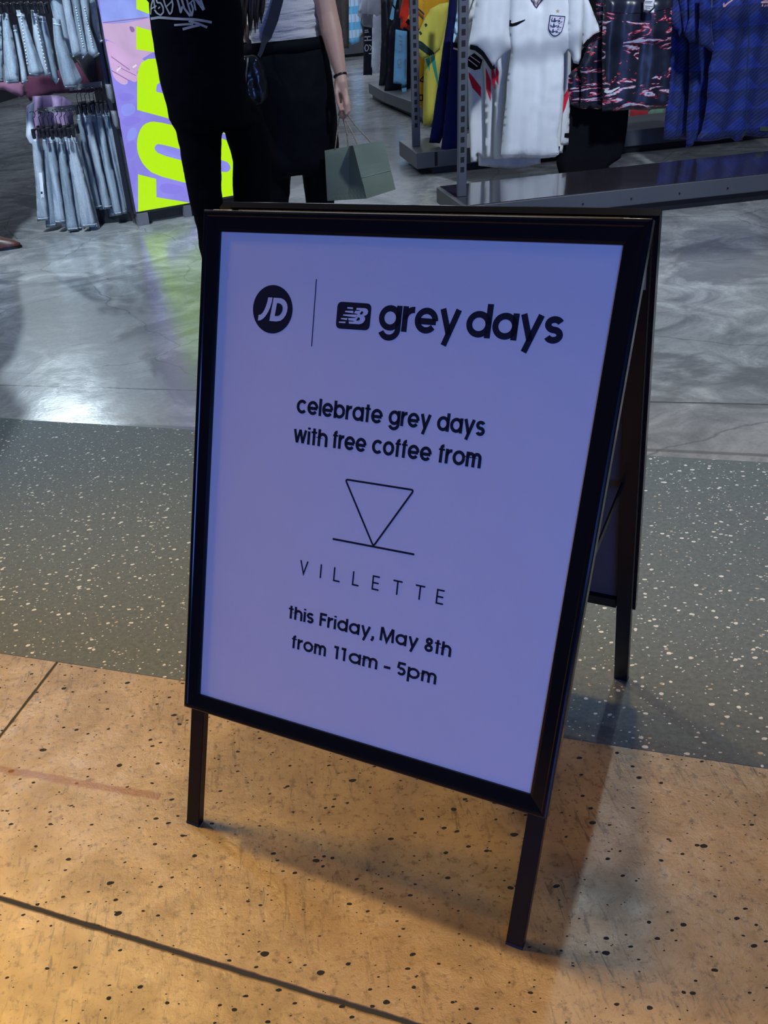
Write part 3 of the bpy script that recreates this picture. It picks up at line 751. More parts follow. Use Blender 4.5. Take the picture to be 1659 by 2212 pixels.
for i, (a, b) in enumerate(zip(topsA, botsA)):
    r = i % 3
    sh, g = jeans(a, b, 17, 24 if i not in (6,) else 32, 6.44 - i * 0.014 + (0.07 if i % 2 else 0), 20 + i, ORD[i] + ' light wash jeans from the left in the front row of the lower rail' if i else 'leftmost light wash jeans of the lower denim rail, with a printed white tag strip', GA if i else None, dn[[2, 1, 0][r]], T=0.06)
    if i == 0:
        sh.decal('tag_strip', [(83, 372), (90, 371), (95, 425), (88, 426)], basic('white_tag', (0.75, 0.78, 0.85, 1), 0.6), g)
        sh.decal('tag_print', [(87, 412), (91, 412), (91.5, 417), (87.5, 417)], m_ink, g, e=0.003)
topsB = [(170, 247), (179, 240), (190, 245), (200, 238), (212, 240), (222, 239), (232, 238)]
botsB = [(212, 452), (224, 456), (233, 452), (246, 468), (257, 466), (268, 463), (280, 454)]
for i, (a, b) in enumerate(zip(topsB, botsB)):
    jeans(a, b, 14, 19, 6.52 - i * 0.010 + (0.065 if i % 2 else 0), 40 + i, ORD[i] + ' jeans from the left in the raised row beside the screen', GB, dn[[1, 0, 2][i % 3]], T=0.055)
for i, (x, y) in enumerate([(78, 284), (90, 282), (99, 284), (108, 281), (117, 285), (126, 280), (135, 283), (144, 279), (153, 282), (162, 280)]):
    hanger(x, y, 6.44 - i * 0.016, ORD[i] + ' black clip hanger from the left above the front row of jeans', 'clip hangers on the front lower rail', hk=0.075)
for i, (x, y) in enumerate([(170, 232), (179, 230), (188, 233), (197, 229), (206, 231), (215, 229), (224, 230), (233, 228)]):
    hanger(x, y, 6.52 - i * 0.014, ORD[i] + ' black clip hanger from the left above the raised row of jeans', 'clip hangers on the raised row', hk=0.07)
# denim shorts above
shorts = [
 ([(-14, 80), (8, 78), (14, 300), (28, 640), (-20, 640)], 6.30, 1, 'leftmost denim shorts of the upper rail, cut by the photo edge'),
 ([(15, 92), (62, 100), (95, 250), (145, 520), (148, 645), (45, 652), (30, 500)], 6.26, 0, 'wide light denim shorts with whiskered fading, second from the left on the upper rail'),
 ([(100, 196), (128, 190), (165, 350), (200, 520), (222, 640), (168, 655), (150, 500)], 6.30, 2, 'narrow pale denim shorts squeezed left of the studded pair'),
 ([(124, 76), (188, 78), (196, 140), (260, 330), (345, 570), (300, 598), (225, 590), (195, 420), (160, 250)], 6.18, 0, 'denim shorts with a white studded seam, front of the upper rail'),
 ([(240, 76), (300, 80), (300, 150), (345, 350), (395, 585), (345, 600), (300, 470), (262, 300)], 6.24, 2, 'denim shorts with a beaded seam, right of the studded pair'),
 ([(300, 120), (352, 128), (395, 300), (462, 630), (440, 660), (390, 600), (345, 380)], 6.30, 1, 'dark-waisted denim shorts in the middle of the upper rail'),
 ([(408, 140), (470, 150), (500, 300), (560, 450), (640, 620), (600, 685), (505, 690), (455, 520), (420, 330)], 6.20, 1, 'long denim shorts with a flared leg, hanging lowest on the right'),
 ([(370, -60), (450, -60), (500, 60), (545, 300), (560, 440), (480, 400), (430, 200)], 6.34, 0, 'light denim shorts hung above the flared pair'),
 ([(470, -60), (540, -60), (570, 120), (640, 420), (560, 455), (520, 200)], 6.30, 2, 'pale denim shorts, first of the raised right-hand cluster'),
 ([(545, -60), (610, -60), (640, 150), (690, 420), (640, 462), (590, 200)], 6.27, 1, 'denim shorts with a pearl-dotted side seam, middle of the raised cluster'),
 ([(615, -60), (690, -60), (700, 200), (775, 430), (730, 452), (690, 420), (650, 180)], 6.25, 0, 'studded denim shorts on the right of the raised cluster'),
 ([(690, -60), (735, -60), (790, 300), (800, 330), (775, 340), (720, 200)], 6.36, 1, 'faded denim shorts tucked closest to the screen edge')]
for i, (pl, Y, mi, lb) in enumerate(shorts):
    sh = Sheet(c1(pl), Y, 0.2, T=0.07, fold=0.007, lam=0.05, seed=60 + i, soft=0.035)
    g = garment('denim_shorts', lb, 'shorts', sh); sh.build('denim', dn[mi], g, 0.016)
    p = c1(pl)
    bt = sorted(p, key=lambda q: -q[1])[:2]; 
    bt.sort(key=lambda q: q[0])
    sh.stroke('hem_stitching', [[(bt[0][0] + 1, bt[0][1] - 5), (bt[1][0] - 1, bt[1][1] - 5)]], 1.6, m_stitch, g)
    tp = sorted(p, key=lambda q: q[1])[:2]; tp.sort(key=lambda q: q[0])
    if tp[0][1] > 0: sh.stroke('waistband_seam', [[(tp[0][0] + 1.2, tp[0][1] + 12), (tp[1][0] + 0.5, tp[1][1] + 12)]], 1.6, m_stitch, g)
    if i in (3, 4, 9, 10):
        a, b = {3: ((162, 110), (215, 520)), 4: ((268, 110), (370, 560)), 9: ((588, 60), (650, 380)), 10: ((655, 60), (725, 380))}[i]
        bm = bmesh.new(); nn = 16
        for j in range(nn):
            x, y = (a[0] + (b[0] - a[0]) * j / nn) / 3.607, (a[1] + (b[1] - a[1]) * j / nn) / 3.607; u, v = sh.uv(x, y); ball(bm, sh.front(u, v, 0.003), 0.0042, 1)
        tag(link('studded_seam', bm, m_rhine, g), 'white studded seam')
for i, (x, y) in enumerate([(8, 62), (22, 60), (36, 58), (52, 56), (66, 60), (80, 57), (94, 61)]):
    hanger(x / 1.0 * 1.02, y * 0.25, 6.30 - i * 0.012, ORD[i] + ' black clip hanger from the left above the denim shorts', 'clip hangers on the upper rail', hk=0.06)
# clothes behind the denim
def simple(name, cat, label, px, Y, mt, yaw=0.0, T=0.05, fold=0.010, lam=0.07, seed=1, group=None, soft=0.05, step=0.02, part='fabric'):
    sh = Sheet(px, Y, yaw, T=T, fold=fold, lam=lam, seed=seed, soft=soft); g = garment(name, label, cat, sh, group); sh.build(part, mt, g, step); return sh, g
m_mar = cloth('maroon_fleece', (0.13, 0.035, 0.07, 1)); m_lil = cloth('lilac_fleece', (0.36, 0.25, 0.40, 1)); m_pk = cloth('dusty_pink_fleece', (0.30, 0.13, 0.20, 1)); m_wh = cloth('white_jersey_cotton', (0.70, 0.74, 0.82, 1))
simple('fleece_jumper', 'jumper', 'maroon fleece jumper hanging behind the denim shorts', c1([(170, 600), (420, 560), (640, 470), (840, 470), (850, 650), (720, 720), (420, 730), (240, 790), (170, 700)]), 6.95, m_mar, seed=3, T=0.10)
simple('fleece_jumper', 'jumper', 'dusty pink jumper hanging left of the maroon one', c1([(-30, 620), (180, 640), (200, 740), (165, 760), (120, 740), (30, 700), (-30, 700)]), 6.8, m_pk, seed=4, T=0.08)
for i, (a, b) in enumerate([((250, 750), (330, 745)), ((325, 744), (405, 742)), ((400, 742), (485, 746)), ((480, 748), (560, 790))]):
    simple('fleece_trousers', 'trousers', ORD[i] + ' lilac fleece trousers from the left, hanging behind the lower jeans', c1([a, b, (b[0] + 20, 1010), (b[0] + 10, 1080), (a[0] + 10, 1080), (a[0] + 5, 1000)]), 6.74, m_lil, seed=5 + i, T=0.08, group='lilac fleece trousers behind the jeans')
simple('sweatpants', 'trousers', 'white sweatpants at the left end of the denim fixture', c1([(205, 830), (262, 790), (262, 1040), (270, 1160), (240, 1140), (200, 1060)]), 6.50, m_wh, seed=9, T=0.08)
simple('fleece_jumper', 'jumper', 'black jumper hanging between maroon fleece and screen', c1([(560, 400), (800, 350), (850, 480), (860, 640), (700, 640), (600, 480)]), 6.84, cloth('black_jersey', (0.02, 0.02, 0.028, 1)), seed=12, T=0.08)
fix = empty('denim_fixture', gz(215, 500), 'black and grey floor fixture carrying the denim rows left of the lit screen', 'clothing rack')
def wbox(name, p0, p1, z0, z1, th, mt, parent, label=None):
    bm = bmesh.new(); d = (p1 - p0); d.z = 0; L = d.length; d.normalize(); c = (p0 + p1) / 2
    M = Matrix((d, Vector((-d.y, d.x, 0)), UP)).transposed().to_4x4(); M.translation = Vector((c.x, c.y, 0))
    box(bm, (0, 0, (z0 + z1) / 2), L, th, z1 - z0, M); bmesh.ops.bevel(bm, geom=bm.edges[:], offset=0.002, segments=1, affect='EDGES')
    return tag(link(name, bm, mt, parent), label)
pA, pB = gz(135, 503), gz(293, 488)
m_pl = basic('black_laminate', (0.012, 0.013, 0.018, 1), 0.35)
wbox('plinth', pA + Vector((0, .36, 0)), pB + Vector((-.03, .34, 0)), 0, 0.10, 0.34, m_pl, fix)
wbox('side_panel', pB + Vector((-0.02, 0.02, 0)), pB + Vector((-0.22, 0.86, 0)), 0.08, 1.95, 0.03, m_pl, fix)
wbox('back_panel', pA + Vector((0.28, 1.0, 0)), pB + Vector((-0.20, .88, 0)), 0.10, 1.95, 0.02, basic('charcoal_board', (0.03, 0.033, 0.045, 1), 0.6), fix)
rA = at(60, 252, 6.60); rB = at(165, 246, 6.42)
for (x0, y0, x1, y1, Y0, Y1, nm) in ((82, 240, 168, 232, 6.62, 6.50, 'lower_rail'), (150, 190, 235, 180, 6.62, 6.54, 'middle_rail')):
    bm = bmesh.new(); a, b = at(x0, y0, Y0), at(x1, y1, Y1); d = (b - a).normalized(); M = Matrix((d, Vector((-d.y, d.x, 0)).normalized(), d.cross(Vector((-d.y, d.x, 0)).normalized()))).transposed().to_4x4(); M.translation = (a + b) / 2
    box(bm, (0, 0, 0), (b - a).length, 0.012, 0.032, M); tag(link(nm, bm, m_grey, fix), 'flat grey hang rail')
for pl in ([(818, 655), (862, 655), (892, 720), (892, 800), (870, 806), (835, 760)], [(860, 862), (900, 862), (930, 920), (940, 1000), (915, 1010), (880, 960)]):
    sh = Sheet(c1(pl), 6.33, 0.2, T=0.012, fold=0, lam=1, soft=0.006); tag(sh.build('shelf_bracket', m_grey, fix, 0.02), 'pale grey bracket')
bm = bmesh.new(); tube(bm, [at(-10, -10, 6.32), at(235, -22, 6.24)], 0.012, 10); link('upper_rail', bm, m_steel, fix)
# low display bench in the far left distance
bench = empty('display_bench', gz(0, 228), 'low white display bench with black base, far left distance', 'bench')
wbox('top', gz(-60, 235) , gz(18, 212), 0.30, 0.52, 0.5, basic('white_laminate', (0.5, 0.58, 0.62, 1), 0.4), bench)
wbox('base', gz(-60, 235) , gz(16, 212), 0.0, 0.30, 0.42, m_pl, bench)

# ------------------------------------------------------------------ people
def mat_skin(name, c):
    k = NT(name); v = k.coord(); k.l(k.ramp(k.noise(v, 14, 3), [(0.3, tuple(x * .9 for x in c)), (0.7, c)]), k.b.inputs['Base Color'])
    k.b.inputs['Roughness'].default_value = 0.5; k.b.inputs['Subsurface Weight'].default_value = 0.08; k.b.inputs['Subsurface Radius'].default_value = (0.02, 0.008, 0.004); k.b.inputs['Subsurface Scale'].default_value = 0.4
    return k.m
sk1, sk2 = mat_skin('skin_fair', (0.56, 0.34, 0.26)), mat_skin('skin_tan', (0.46, 0.27, 0.20))
m_bk1 = basic('black_cotton', (0.0018, 0.002, 0.005, 1), .9, spec=.08); m_bk2 = basic('black_twill', (0.0018, 0.002, 0.004, 1), .9, spec=.08); m_bk3 = basic('black_crepe', (0.0025, 0.003, 0.006, 1), .75, spec=.12)
m_hair = basic('dark_brown_hair', (0.020, 0.012, 0.010, 1), 0.4, var=0.3, nscale=60)
def finish(bm, name, loc, mt, vox, sm=3, parent=None):
    if parent is None:
        bmesh.ops.translate(bm, verts=bm.verts, vec=-Vector(loc)); o = link(name, bm, mt); o.location = loc
    else: o = link(name, bm, mt, parent)
    return remesh(o, vox, sm)
def head(bm, c, fy):
    """head centre c, facing direction fy (unit, horizontal)"""
    f = Vector(fy); s = Vector((f.y, -f.x, 0))
    M = Matrix((s, f, UP)).transposed().to_4x4(); M.translation = Vector(c)
    def b(p, r, sc): q = bmesh.ops.create_icosphere(bm, subdivisions=3, radius=1); bmesh.ops.transform(bm, matrix=M @ Matrix.Translation(p) @ Matrix.Diagonal((r * sc[0], r * sc[1], r * sc[2], 1)), verts=q['verts'])
    b((0, -.01, .02), .098, (.78, .98, 1.0)); b((0, .022, -.045), .075, (.78, .86, 1.05)); b((0, .045, -.085), .03, (1, .8, .8))
    b((0, .098, -.018), .016, (.8, 1.1, 1.2)); b((0, .093, .005), .009, (.7, .8, 2.2)); b((0, .084, -.052), .012, (2.0, .6, .5)); b((0, .082, -.062), .012, (1.7, .6, .5))
    for x in (-1, 1):
        b((x * .030, .078, .005), .012, (1.3, .7, .8)); b((x * .032, .083, .024), .010, (2.0, .5, .5)); b((x * .079, -.005, -.012), .028, (.3, .7, 1.15))
def finger(bm, pts, r0, r1):
    n = len(pts); limb(bm, pts, [r0 + (r1 - r0) * i / (n - 1) for i in range(n)], 10)

# --- woman
WY = 5.5; WG = Vector((at(640, 200, WY).x, WY, 0)); wx = WG.x
A = lambda x, y, Y=WY: at(x, y, Y)
hipz = A(630, 150).z
bm = bmesh.new()
waist = A(612, 88); chest = Vector((waist.x - .01, WY, 1.26)); neck = Vector((waist.x - .01, WY, 1.42)); hd = Vector((waist.x - .01, WY + .01, 1.56))
loft(bm, [(Vector((waist.x + .03, WY, .78)), .17, .12, 0), (Vector((waist.x + .01, WY, .88)), .165, .115, 0), (waist, .135, .095, 0), (Vector((waist.x, WY, 1.1)), .14, .095, 0), (chest, .165, .10, 0), (Vector((chest.x, WY, 1.36)), .15, .08, 0), (Vector((chest.x, WY, 1.41)), .07, .06, 0), (neck, .05, .05, 0), (hd, .045, .05, 0)])
head(bm, hd + Vector((0, 0, .04)), (0, 1, 0))
kR, kL = A(690, 385), A(585, 385)
legs = []
for kx, s in ((kR.x, 1), (kL.x, -1)):
    limb(bm, [Vector((waist.x + .02 + s * .09, WY, .82)), Vector((kx, WY + .01, .46)), Vector((kx + .01, WY, .10))], [.085, .055, .036])
    limb(bm, [Vector((kx + .01, WY - .05, .045)), Vector((kx + .01, WY + .06, .04)), Vector((kx + .01, WY + .14, .03))], [.033, .034, .025])
# near arm, hanging down to the paper bag
sh_, el, wr = A(676, -92, 5.5), A(708, 32, 5.46), A(736, 160, 5.38)
limb(bm, [Vector((chest.x + .12, WY, 1.35)), sh_, (sh_ + el) / 2, el], [.055, rad(26, sh_), rad(26, el), rad(22.5, el)])
limb(bm, [el, A(716, 70, 5.44), A(726, 115, 5.41), wr], [rad(22.5, el), rad(23, el), rad(18.5, el), rad(12.5, wr)])
HYd = 5.36
pk = A(741, 197, HYd)
limb(bm, [wr, A(738, 180, HYd), pk], [rad(12, wr), rad(13, wr), rad(12, wr)])
limb(bm, [wr, A(733, 182, HYd + .02), A(735, 200, HYd + .02)], [rad(11, wr), rad(12, wr), rad(10, wr)])
for pts in ([(747, 196, 5.34), (753, 222, 5.32), (754, 240, 5.31), (746, 252, 5.33)], [(743, 200, 5.34), (748, 226, 5.31), (748, 246, 5.31), (741, 256, 5.34)],
            [(738, 201, 5.36), (741, 226, 5.33), (741, 247, 5.33), (736, 254, 5.36)], [(733, 200, 5.38), (735, 222, 5.36), (735, 240, 5.37), (732, 248, 5.40)]):
    finger(bm, [A(*p) for p in pts], rad(4.6, wr), rad(3.4, wr))
finger(bm, [A(728, 180, 5.36), A(727, 203, 5.33), A(731, 224, 5.32), A(736, 238, 5.31)], rad(5.2, wr), rad(3.6, wr))
# far arm
limb(bm, [Vector((chest.x - .13, WY, 1.35)), Vector((chest.x - .19, WY + .03, 1.08)), Vector((chest.x - .14, WY + .16, .92))], [.05, .04, .028])
limb(bm, [Vector((chest.x - .14, WY + .16, .92)), Vector((chest.x - .12, WY + .22, .88))], [.03, .026])
for k in range(5): finger(bm, [Vector((chest.x - .135 + k * .012, WY + .22, .88)), Vector((chest.x - .13 + k * .014, WY + .27, .865)), Vector((chest.x - .125 + k * .013, WY + .29, .84))], .010, .007)
woman = finish(bm, 'person', WG, sk1, 0.0055, 4)
tag(woman, 'person seen from behind in white ribbed top and wide black trousers, holding a green bag', 'person')
# white ribbed top
bm = bmesh.new(); R = []
for i in range(46):
    t = i / 45; z = waist.z - .012 + (1.38 - waist.z) * t; base = .150 + .03 * t if t < .8 else .174 - (t - .8) * .25
    fl = 1 + .018 * math.sin(i * 1.9) * (1 - t) + .008 * math.sin(i * .8)
    R.append((Vector((waist.x + .005 + .012 * math.sin(i * .9) * (1 - t) * .4, WY, z)), (base + rad(9, waist)) * fl, .118 * fl, 0))
loft(bm, R, 40)
k = NT('white_ribbed_knit'); v = k.coord(scale=(1, 1, 1)); wv = k.n('ShaderNodeTexWave'); wv.bands_direction = 'X'; wv.inputs['Scale'].default_value = 60; k.l(v, wv.inputs[0])
k.b.inputs['Base Color'].default_value = (.60, .59, .60, 1); k.b.inputs['Roughness'].default_value = .85
fo = k.n('ShaderNodeTexNoise'); fo.inputs['Scale'].default_value = 7; fo.inputs['Detail'].default_value = 2; k.l(k.coord(scale=(.8, .8, 5.5), rot=(0, .15, 0)), fo.inputs['Vector'])
k.l(k.bump(k.math('ADD', k.math('MULTIPLY', wv.outputs[1], .06), k.math('MULTIPLY', fo.outputs[0], 2.2)), .012, .8), k.b.inputs['Normal'])
topo = link('ribbed_top', bm, k.m, woman, smooth=True); tag(topo, 'white ribbed top')
# trousers
def trousers(name, parent, rings, legsL, mt, vox=.011):
    bm = bmesh.new(); loft(bm, rings, 32)
    for pts, rs in legsL: limb(bm, pts, rs, 24)
    o = link(name, bm, mt, parent); md = remesh(o, vox, 5)
    tx = bpy.data.textures.get('wrinkle') or bpy.data.textures.new('wrinkle', 'CLOUDS'); tx.noise_scale = .16; tx.noise_depth = 3
    d = o.modifiers.new('wrinkle', 'DISPLACE'); d.texture = tx; d.strength = .022; d.mid_level = .5; d.texture_coords = 'GLOBAL'; return o
def ringpx(xl, xr, y, Y, ry, yaw=0): c = at((xl + xr) / 2, y, Y); return (c, rad((xr - xl) / 2, c), ry, yaw)
trousers('trousers', woman, [ringpx(520, 695, 92, WY, .13), ringpx(518, 706, 120, WY, .14), ringpx(520, 716, 165, WY, .15), ringpx(524, 722, 210, WY, .16), ringpx(536, 729, 270, WY, .16), ringpx(533, 731, 320, WY, .155), ringpx(530, 730, 355, WY, .15), ringpx(532, 728, 372, WY, .13)],
         [([at(690, 340, WY), at(692, 385, WY), at(690, 440, WY), Vector((at(690, 440, WY).x, WY, .06))], [rad(38, WG), rad(37, WG), rad(29, WG), .10]),
          ([at(582, 340, WY), at(583, 385, WY), at(584, 440, WY), Vector((at(584, 440, WY).x, WY, .06))], [rad(44, WG), rad(42, WG), rad(40, WG), .12])], m_bk3)
bm = bmesh.new(); wb = [ringpx(517, 697, 86, WY, .128), ringpx(516, 699, 98, WY, .134), ringpx(515, 702, 110, WY, .136)]
seg = 90; RR = []
for c, rx, ry, _ in wb: RR.append([bm.verts.new(c + Vector((rx * (1 + .018 * math.sin(j * 1.05 * 2)) * math.cos(j * 6.2832 / seg) * 1.02, ry * 1.04 * math.sin(j * 6.2832 / seg), 0))) for j in range(seg)])
for p, q in zip(RR, RR[1:]):
    for j in range(seg): bm.faces.new((p[j], p[(j + 1) % seg], q[(j + 1) % seg], q[j]))
o = link('waistband', bm, m_bk3, woman, smooth=True); so = o.modifiers.new('s', 'SOLIDIFY'); so.thickness = .006
# hair down the back
bm = bmesh.new(); rr = random.Random(5)
for i in range(46):
    x0 = rr.uniform(500, 580); xe = 530 + (x0 - 540) * .75 + rr.uniform(-8, 8); ye = rr.uniform(52, 84)
    if abs(x0 - 540) > 22: ye -= 20
    Y0 = WY - .135 - rr.random() * .035
    P0 = Vector((hd.x + (x0 - 545) * .0016, WY - .10, 1.62)); pts = [P0, at(x0, -120, Y0 + .02), at((x0 + xe) / 2 + rr.uniform(-5, 5), -40, Y0), at(xe + rr.uniform(-4, 4), 25, Y0), at(xe, ye, Y0 + .005)]
    tube(bm, pts, [.012, .014, .013, .010, .0015], 7)
ball(bm, hd + Vector((0, -.018, .065)), .105, 3, (.88, 1.0, 1.08))
tag(link('hair', bm, m_hair, woman, smooth=True), 'long dark brown hair')
# wristband
bm = bmesh.new(); c = A(735, 163, 5.38); ax = (A(738, 180, HYd) - el).normalized(); x_ = ax.orthogonal().normalized(); y_ = ax.cross(x_); n = 28; R0 = rad(14, c); RR = []
for j in range(n):
    a = j * 2 * math.pi / n; o_ = c + (x_ * math.cos(a) + y_ * math.sin(a)) * R0
    RR.append([bm.verts.new(o_ + (x_ * math.cos(a) + y_ * math.sin(a)) * .0025 * math.cos(b) + ax * .0055 * math.sin(b)) for b in [q * math.pi / 4 for q in range(8)]])
for j in range(n):
    for q in range(8): bm.faces.new((RR[j][q], RR[(j + 1) % n][q], RR[(j + 1) % n][(q + 1) % 8], RR[j][(q + 1) % 8]))
tag(link('wristband', bm, m_black2, woman, smooth=True), 'thin black wristband')
# crossbody bag (its own thing) hanging at her back
BY = WY - .20
cb = empty('crossbody_bag', at(548, 170, BY), 'small glossy black puffer crossbody bag hanging at the woman\'s back', 'bag')
m_gl = basic('glossy_black_nylon', (0.012, 0.014, 0.018, 1), 0.2, spec=0.4, coat=0.15)
bag = Sheet(smooth([(520, 122), (545, 116), (562, 122), (572, 150), (580, 190), (579, 212), (566, 228), (540, 232), (524, 222), (520, 190), (522, 150)], 2), BY, 0.1, T=.085, fold=.004, lam=.08, seed=3, soft=.045)
bo = bag.build('pouch', m_gl, cb, .007)
tx = bpy.data.textures.new('puffer', 'CLOUDS'); tx.noise_scale = .045; tx.noise_depth = 1
d = bo.modifiers.new('puff', 'DISPLACE'); d.texture = tx; d.strength = .010; d.texture_coords = 'GLOBAL'
bag.stroke('zip', [[(534, 124), (531, 150), (528, 180), (527, 205)]], 3.0, m_steel, cb, e=.007)
bm = bmesh.new(); R0 = at(518, 124, BY - .02); tube(bm, [at(520, 124, BY - .03), at(516, 128, BY - .04), at(517, 140, BY - .04), at(520, 150, BY - .03)], .004, 8); link('zip_pull', bm, m_gl, cb)
def strap(name, pts, wpx, mt, parent, Y):
    bm = bmesh.new(); pr = None
    for i, (x, y, yy) in enumerate(pts):
        a = at(*pts[max(0, i - 1)]); b = at(*pts[min(len(pts) - 1, i + 1)]); t = (b - a).normalized(); n = t.cross(Vector((0, 1, 0))).normalized(); p = at(x, y, yy); w = rad(wpx[i] / 2, p)
        q = [bm.verts.new(p + n * w), bm.verts.new(p - n * w), bm.verts.new(p - n * w + Vector((0, .003, 0))), bm.verts.new(p + n * w + Vector((0, .003, 0)))]
        if pr:
            for j in range(4): bm.faces.new((pr[j], pr[(j + 1) % 4], q[(j + 1) % 4], q[j]))
        else: bm.faces.new(q)
        pr = q
    bm.faces.new(pr[::-1]); bmesh.ops.recalc_face_normals(bm, faces=bm.faces); return link(name, bm, mt, parent)
strap('strap', [(618, -90, WY - .13), (606, -20, WY - .135), (590, 40, WY - .138), (576, 78, WY - .145), (570, 92, WY - .155), (564, 112, WY - .17), (559, 122, BY)], [20, 22, 23, 21, 11, 9, 8], basic('navy_webbing', (0.010, 0.013, 0.030, 1), .8), cb, WY)

# --- paper bag
m_sage = basic('sage_kraft_paper', (0.20, 0.25, 0.19, 1), 0.75, var=.05, nscale=5, bumpd=.0006)
BYb = 5.22
Aa, Bb, Cc = at(763, 314, BYb), at(828, 303, BYb + .06), at(701.5, 325, BYb + .12)
A2, B2, C2 = at(792, 429, BYb), at(854.5, 409, BYb + .06), at(707, 434, BYb + .12)
D1, D2 = Bb + Cc - Aa, B2 + C2 - A2
pb = empty('paper_bag', (A2 + D2) / 2, 'sage green paper carrier bag hanging from the woman\'s hand', 'bag')
bm = bmesh.new()
def quad(bm, a, b, c, d, n=6, fn=None):
    G = [[None] * (n + 1) for _ in range(n + 1)]
    for i in range(n + 1):
        for j in range(n + 1):
            p = a.lerp(b, i / n).lerp(d.lerp(c, i / n), j / n)
            if fn: p = fn(p, i / n, j / n)
            G[i][j] = bm.verts.new(p)
    for i in range(n):
        for j in range(n): bm.faces.new((G[i][j], G[i + 1][j], G[i + 1][j + 1], G[i][j + 1]))
gin = ((Bb - Aa) + Vector((0, 0, 0))).normalized()
nA = (Bb - Aa).cross(A2 - Aa).normalized()
wob = lambda nrm, am: (lambda p, i, j: p + nrm * am * noise.noise(p * 9))
def gus(p, i, j):                                   # side gusset folds inwards, more at the mouth
    k = 1 - abs(i - .5) * 2; return p + gin * .060 * k * (1 - j) ** .7
quad(bm, Aa, Bb, B2, A2, 10, wob(nA, .008)); quad(bm, Cc, D1, D2, C2, 10, wob(nA, .008)); quad(bm, Cc, Aa, A2, C2, 10, gus)
quad(bm, Bb, D1, D2, B2, 10, lambda p, i, j: p - gin * .05 * (1 - abs(i - .5) * 2) * (1 - j) ** .7); quad(bm, A2, B2, D2, C2, 2)
bmesh.ops.remove_doubles(bm, verts=bm.verts, dist=.0004); bmesh.ops.recalc_face_normals(bm, faces=bm.faces)
o = link('bag_body', bm, m_sage, pb); so = o.modifiers.new('s', 'SOLIDIFY'); so.thickness = .0012
bm = bmesh.new(); a, b = Aa.lerp(A2, .60), Bb.lerp(B2, .60); n_ = -nA if nA.y > 0 else nA
tube(bm, [a.lerp(b, i / 8) + n_ * (.003) + nA * .008 * noise.noise(a.lerp(b, i / 8) * 9) for i in range(9)], .0016, 6); tag(link('fold_crease', bm, basic('pale_crease', (.36, .42, .36, 1), .8), pb), 'pale fold crease')
m_cord = basic('twisted_paper_cord', (0.34, 0.26, 0.19, 1), .8, var=.3, nscale=160)
for pts in ([(724, 322, BYb + .10), (728, 288, 5.36), (733, 252, 5.35), (737, 246, 5.34), (741, 256, 5.35), (749, 285, 5.38), (752, 318, BYb + .10)],
            [(774, 318, BYb + .01), (762, 288, 5.31), (748, 262, 5.32), (743, 246, 5.33), (750, 246, 5.32), (765, 268, 5.32), (785, 290, 5.31), (807, 314, BYb + .04)]):
    bm = bmesh.new(); P_ = [at(*p) for p in pts]; tube(bm, P_, .0032, 8); tag(link('cord_handle', bm, m_cord, pb), 'twisted paper cord handle')

# --- man
MY = 4.95; mc = at(423, 60, MY); MG = Vector((at(470, 250, MY).x, MY, 0))
bm = bmesh.new(); mx = mc.x
loft(bm, [(Vector((at(436, 250, MY).x, MY, .72)), .16, .12, 0), (Vector((at(432, 200, MY).x, MY, .85)), .165, .115, 0), (Vector((mx, MY, 1.05)), .155, .11, 0), (Vector((mx, MY, 1.3)), .19, .12, 0), (Vector((mx, MY, 1.45)), .20, .10, 0), (Vector((mx, MY, 1.52)), .09, .07, 0), (Vector((mx, MY, 1.6)), .06, .06, 0), (Vector((mx, MY, 1.66)), .055, .06, 0)])
head(bm, Vector((mx, MY + .01, 1.71)), (0, 1, 0))
Lk, Rk = at(437, 345, MY), at(545, 345, MY + .1)
for kx, yy, hx in ((Lk.x, MY, at(430, 260, MY).x), (Rk.x, MY + .09, at(512, 260, MY).x)):
    fx = kx + .02
    limb(bm, [Vector((hx, yy, .64)), Vector((kx, yy, .46)), Vector((fx, yy, .10))], [.065, .055, .04])
    limb(bm, [Vector((fx, yy - .06, .05)), Vector((fx, yy + .08, .045)), Vector((fx, yy + .16, .03))], [.038, .04, .028])
for s in (-1, 1):
    x0 = mx + s * .13
    el_, wr_ = Vector((x0 - s * .01, MY + .12, 1.18)), Vector((x0 - s * .02, MY + .24, 1.00))
    limb(bm, [Vector((x0, MY, 1.44)), el_, wr_, wr_ + Vector((-s * .03, .08, .0))], [.055, .045, .03, .035])
    for k in range(4): finger(bm, [wr_ + Vector((-s * .03 + (k - 1.5) * .017, .10, 0)), wr_ + Vector((-s * .04 + (k - 1.5) * .018, .15, -.012)), wr_ + Vector((-s * .045 + (k - 1.5) * .017, .165, -.04))], .010, .008)
    finger(bm, [wr_ + Vector((-s * .06, .06, 0)), wr_ + Vector((-s * .09, .10, -.01))], .011, .009)
man = finish(bm, 'person', MG, sk2, .007, 4)
tag(man, 'person seen from behind in black tee with grey graffiti print and black trousers', 'person')
shirt = trousers('tee_shirt', man, [ringpx(370, 534, 255, MY, .15), ringpx(357, 532, 215, MY, .155), ringpx(345, 530, 170, MY, .15), ringpx(337, 529, 120, MY, .148), ringpx(328, 526, 60, MY, .145), ringpx(321, 520, 0, MY, .14), ringpx(316, 522, -60, MY, .14), (Vector((mx, MY, 1.38)), .24, .13, 0), (Vector((mx, MY, 1.47)), .20, .11, 0), (Vector((mx, MY, 1.54)), .09, .08, 0)],
                 [([Vector((mx - .17, MY, 1.43)), Vector((mx - .15, MY + .10, 1.25))], [.085, .085]), ([Vector((mx + .17, MY, 1.43)), Vector((mx + .15, MY + .10, 1.25))], [.085, .085])], m_bk1)
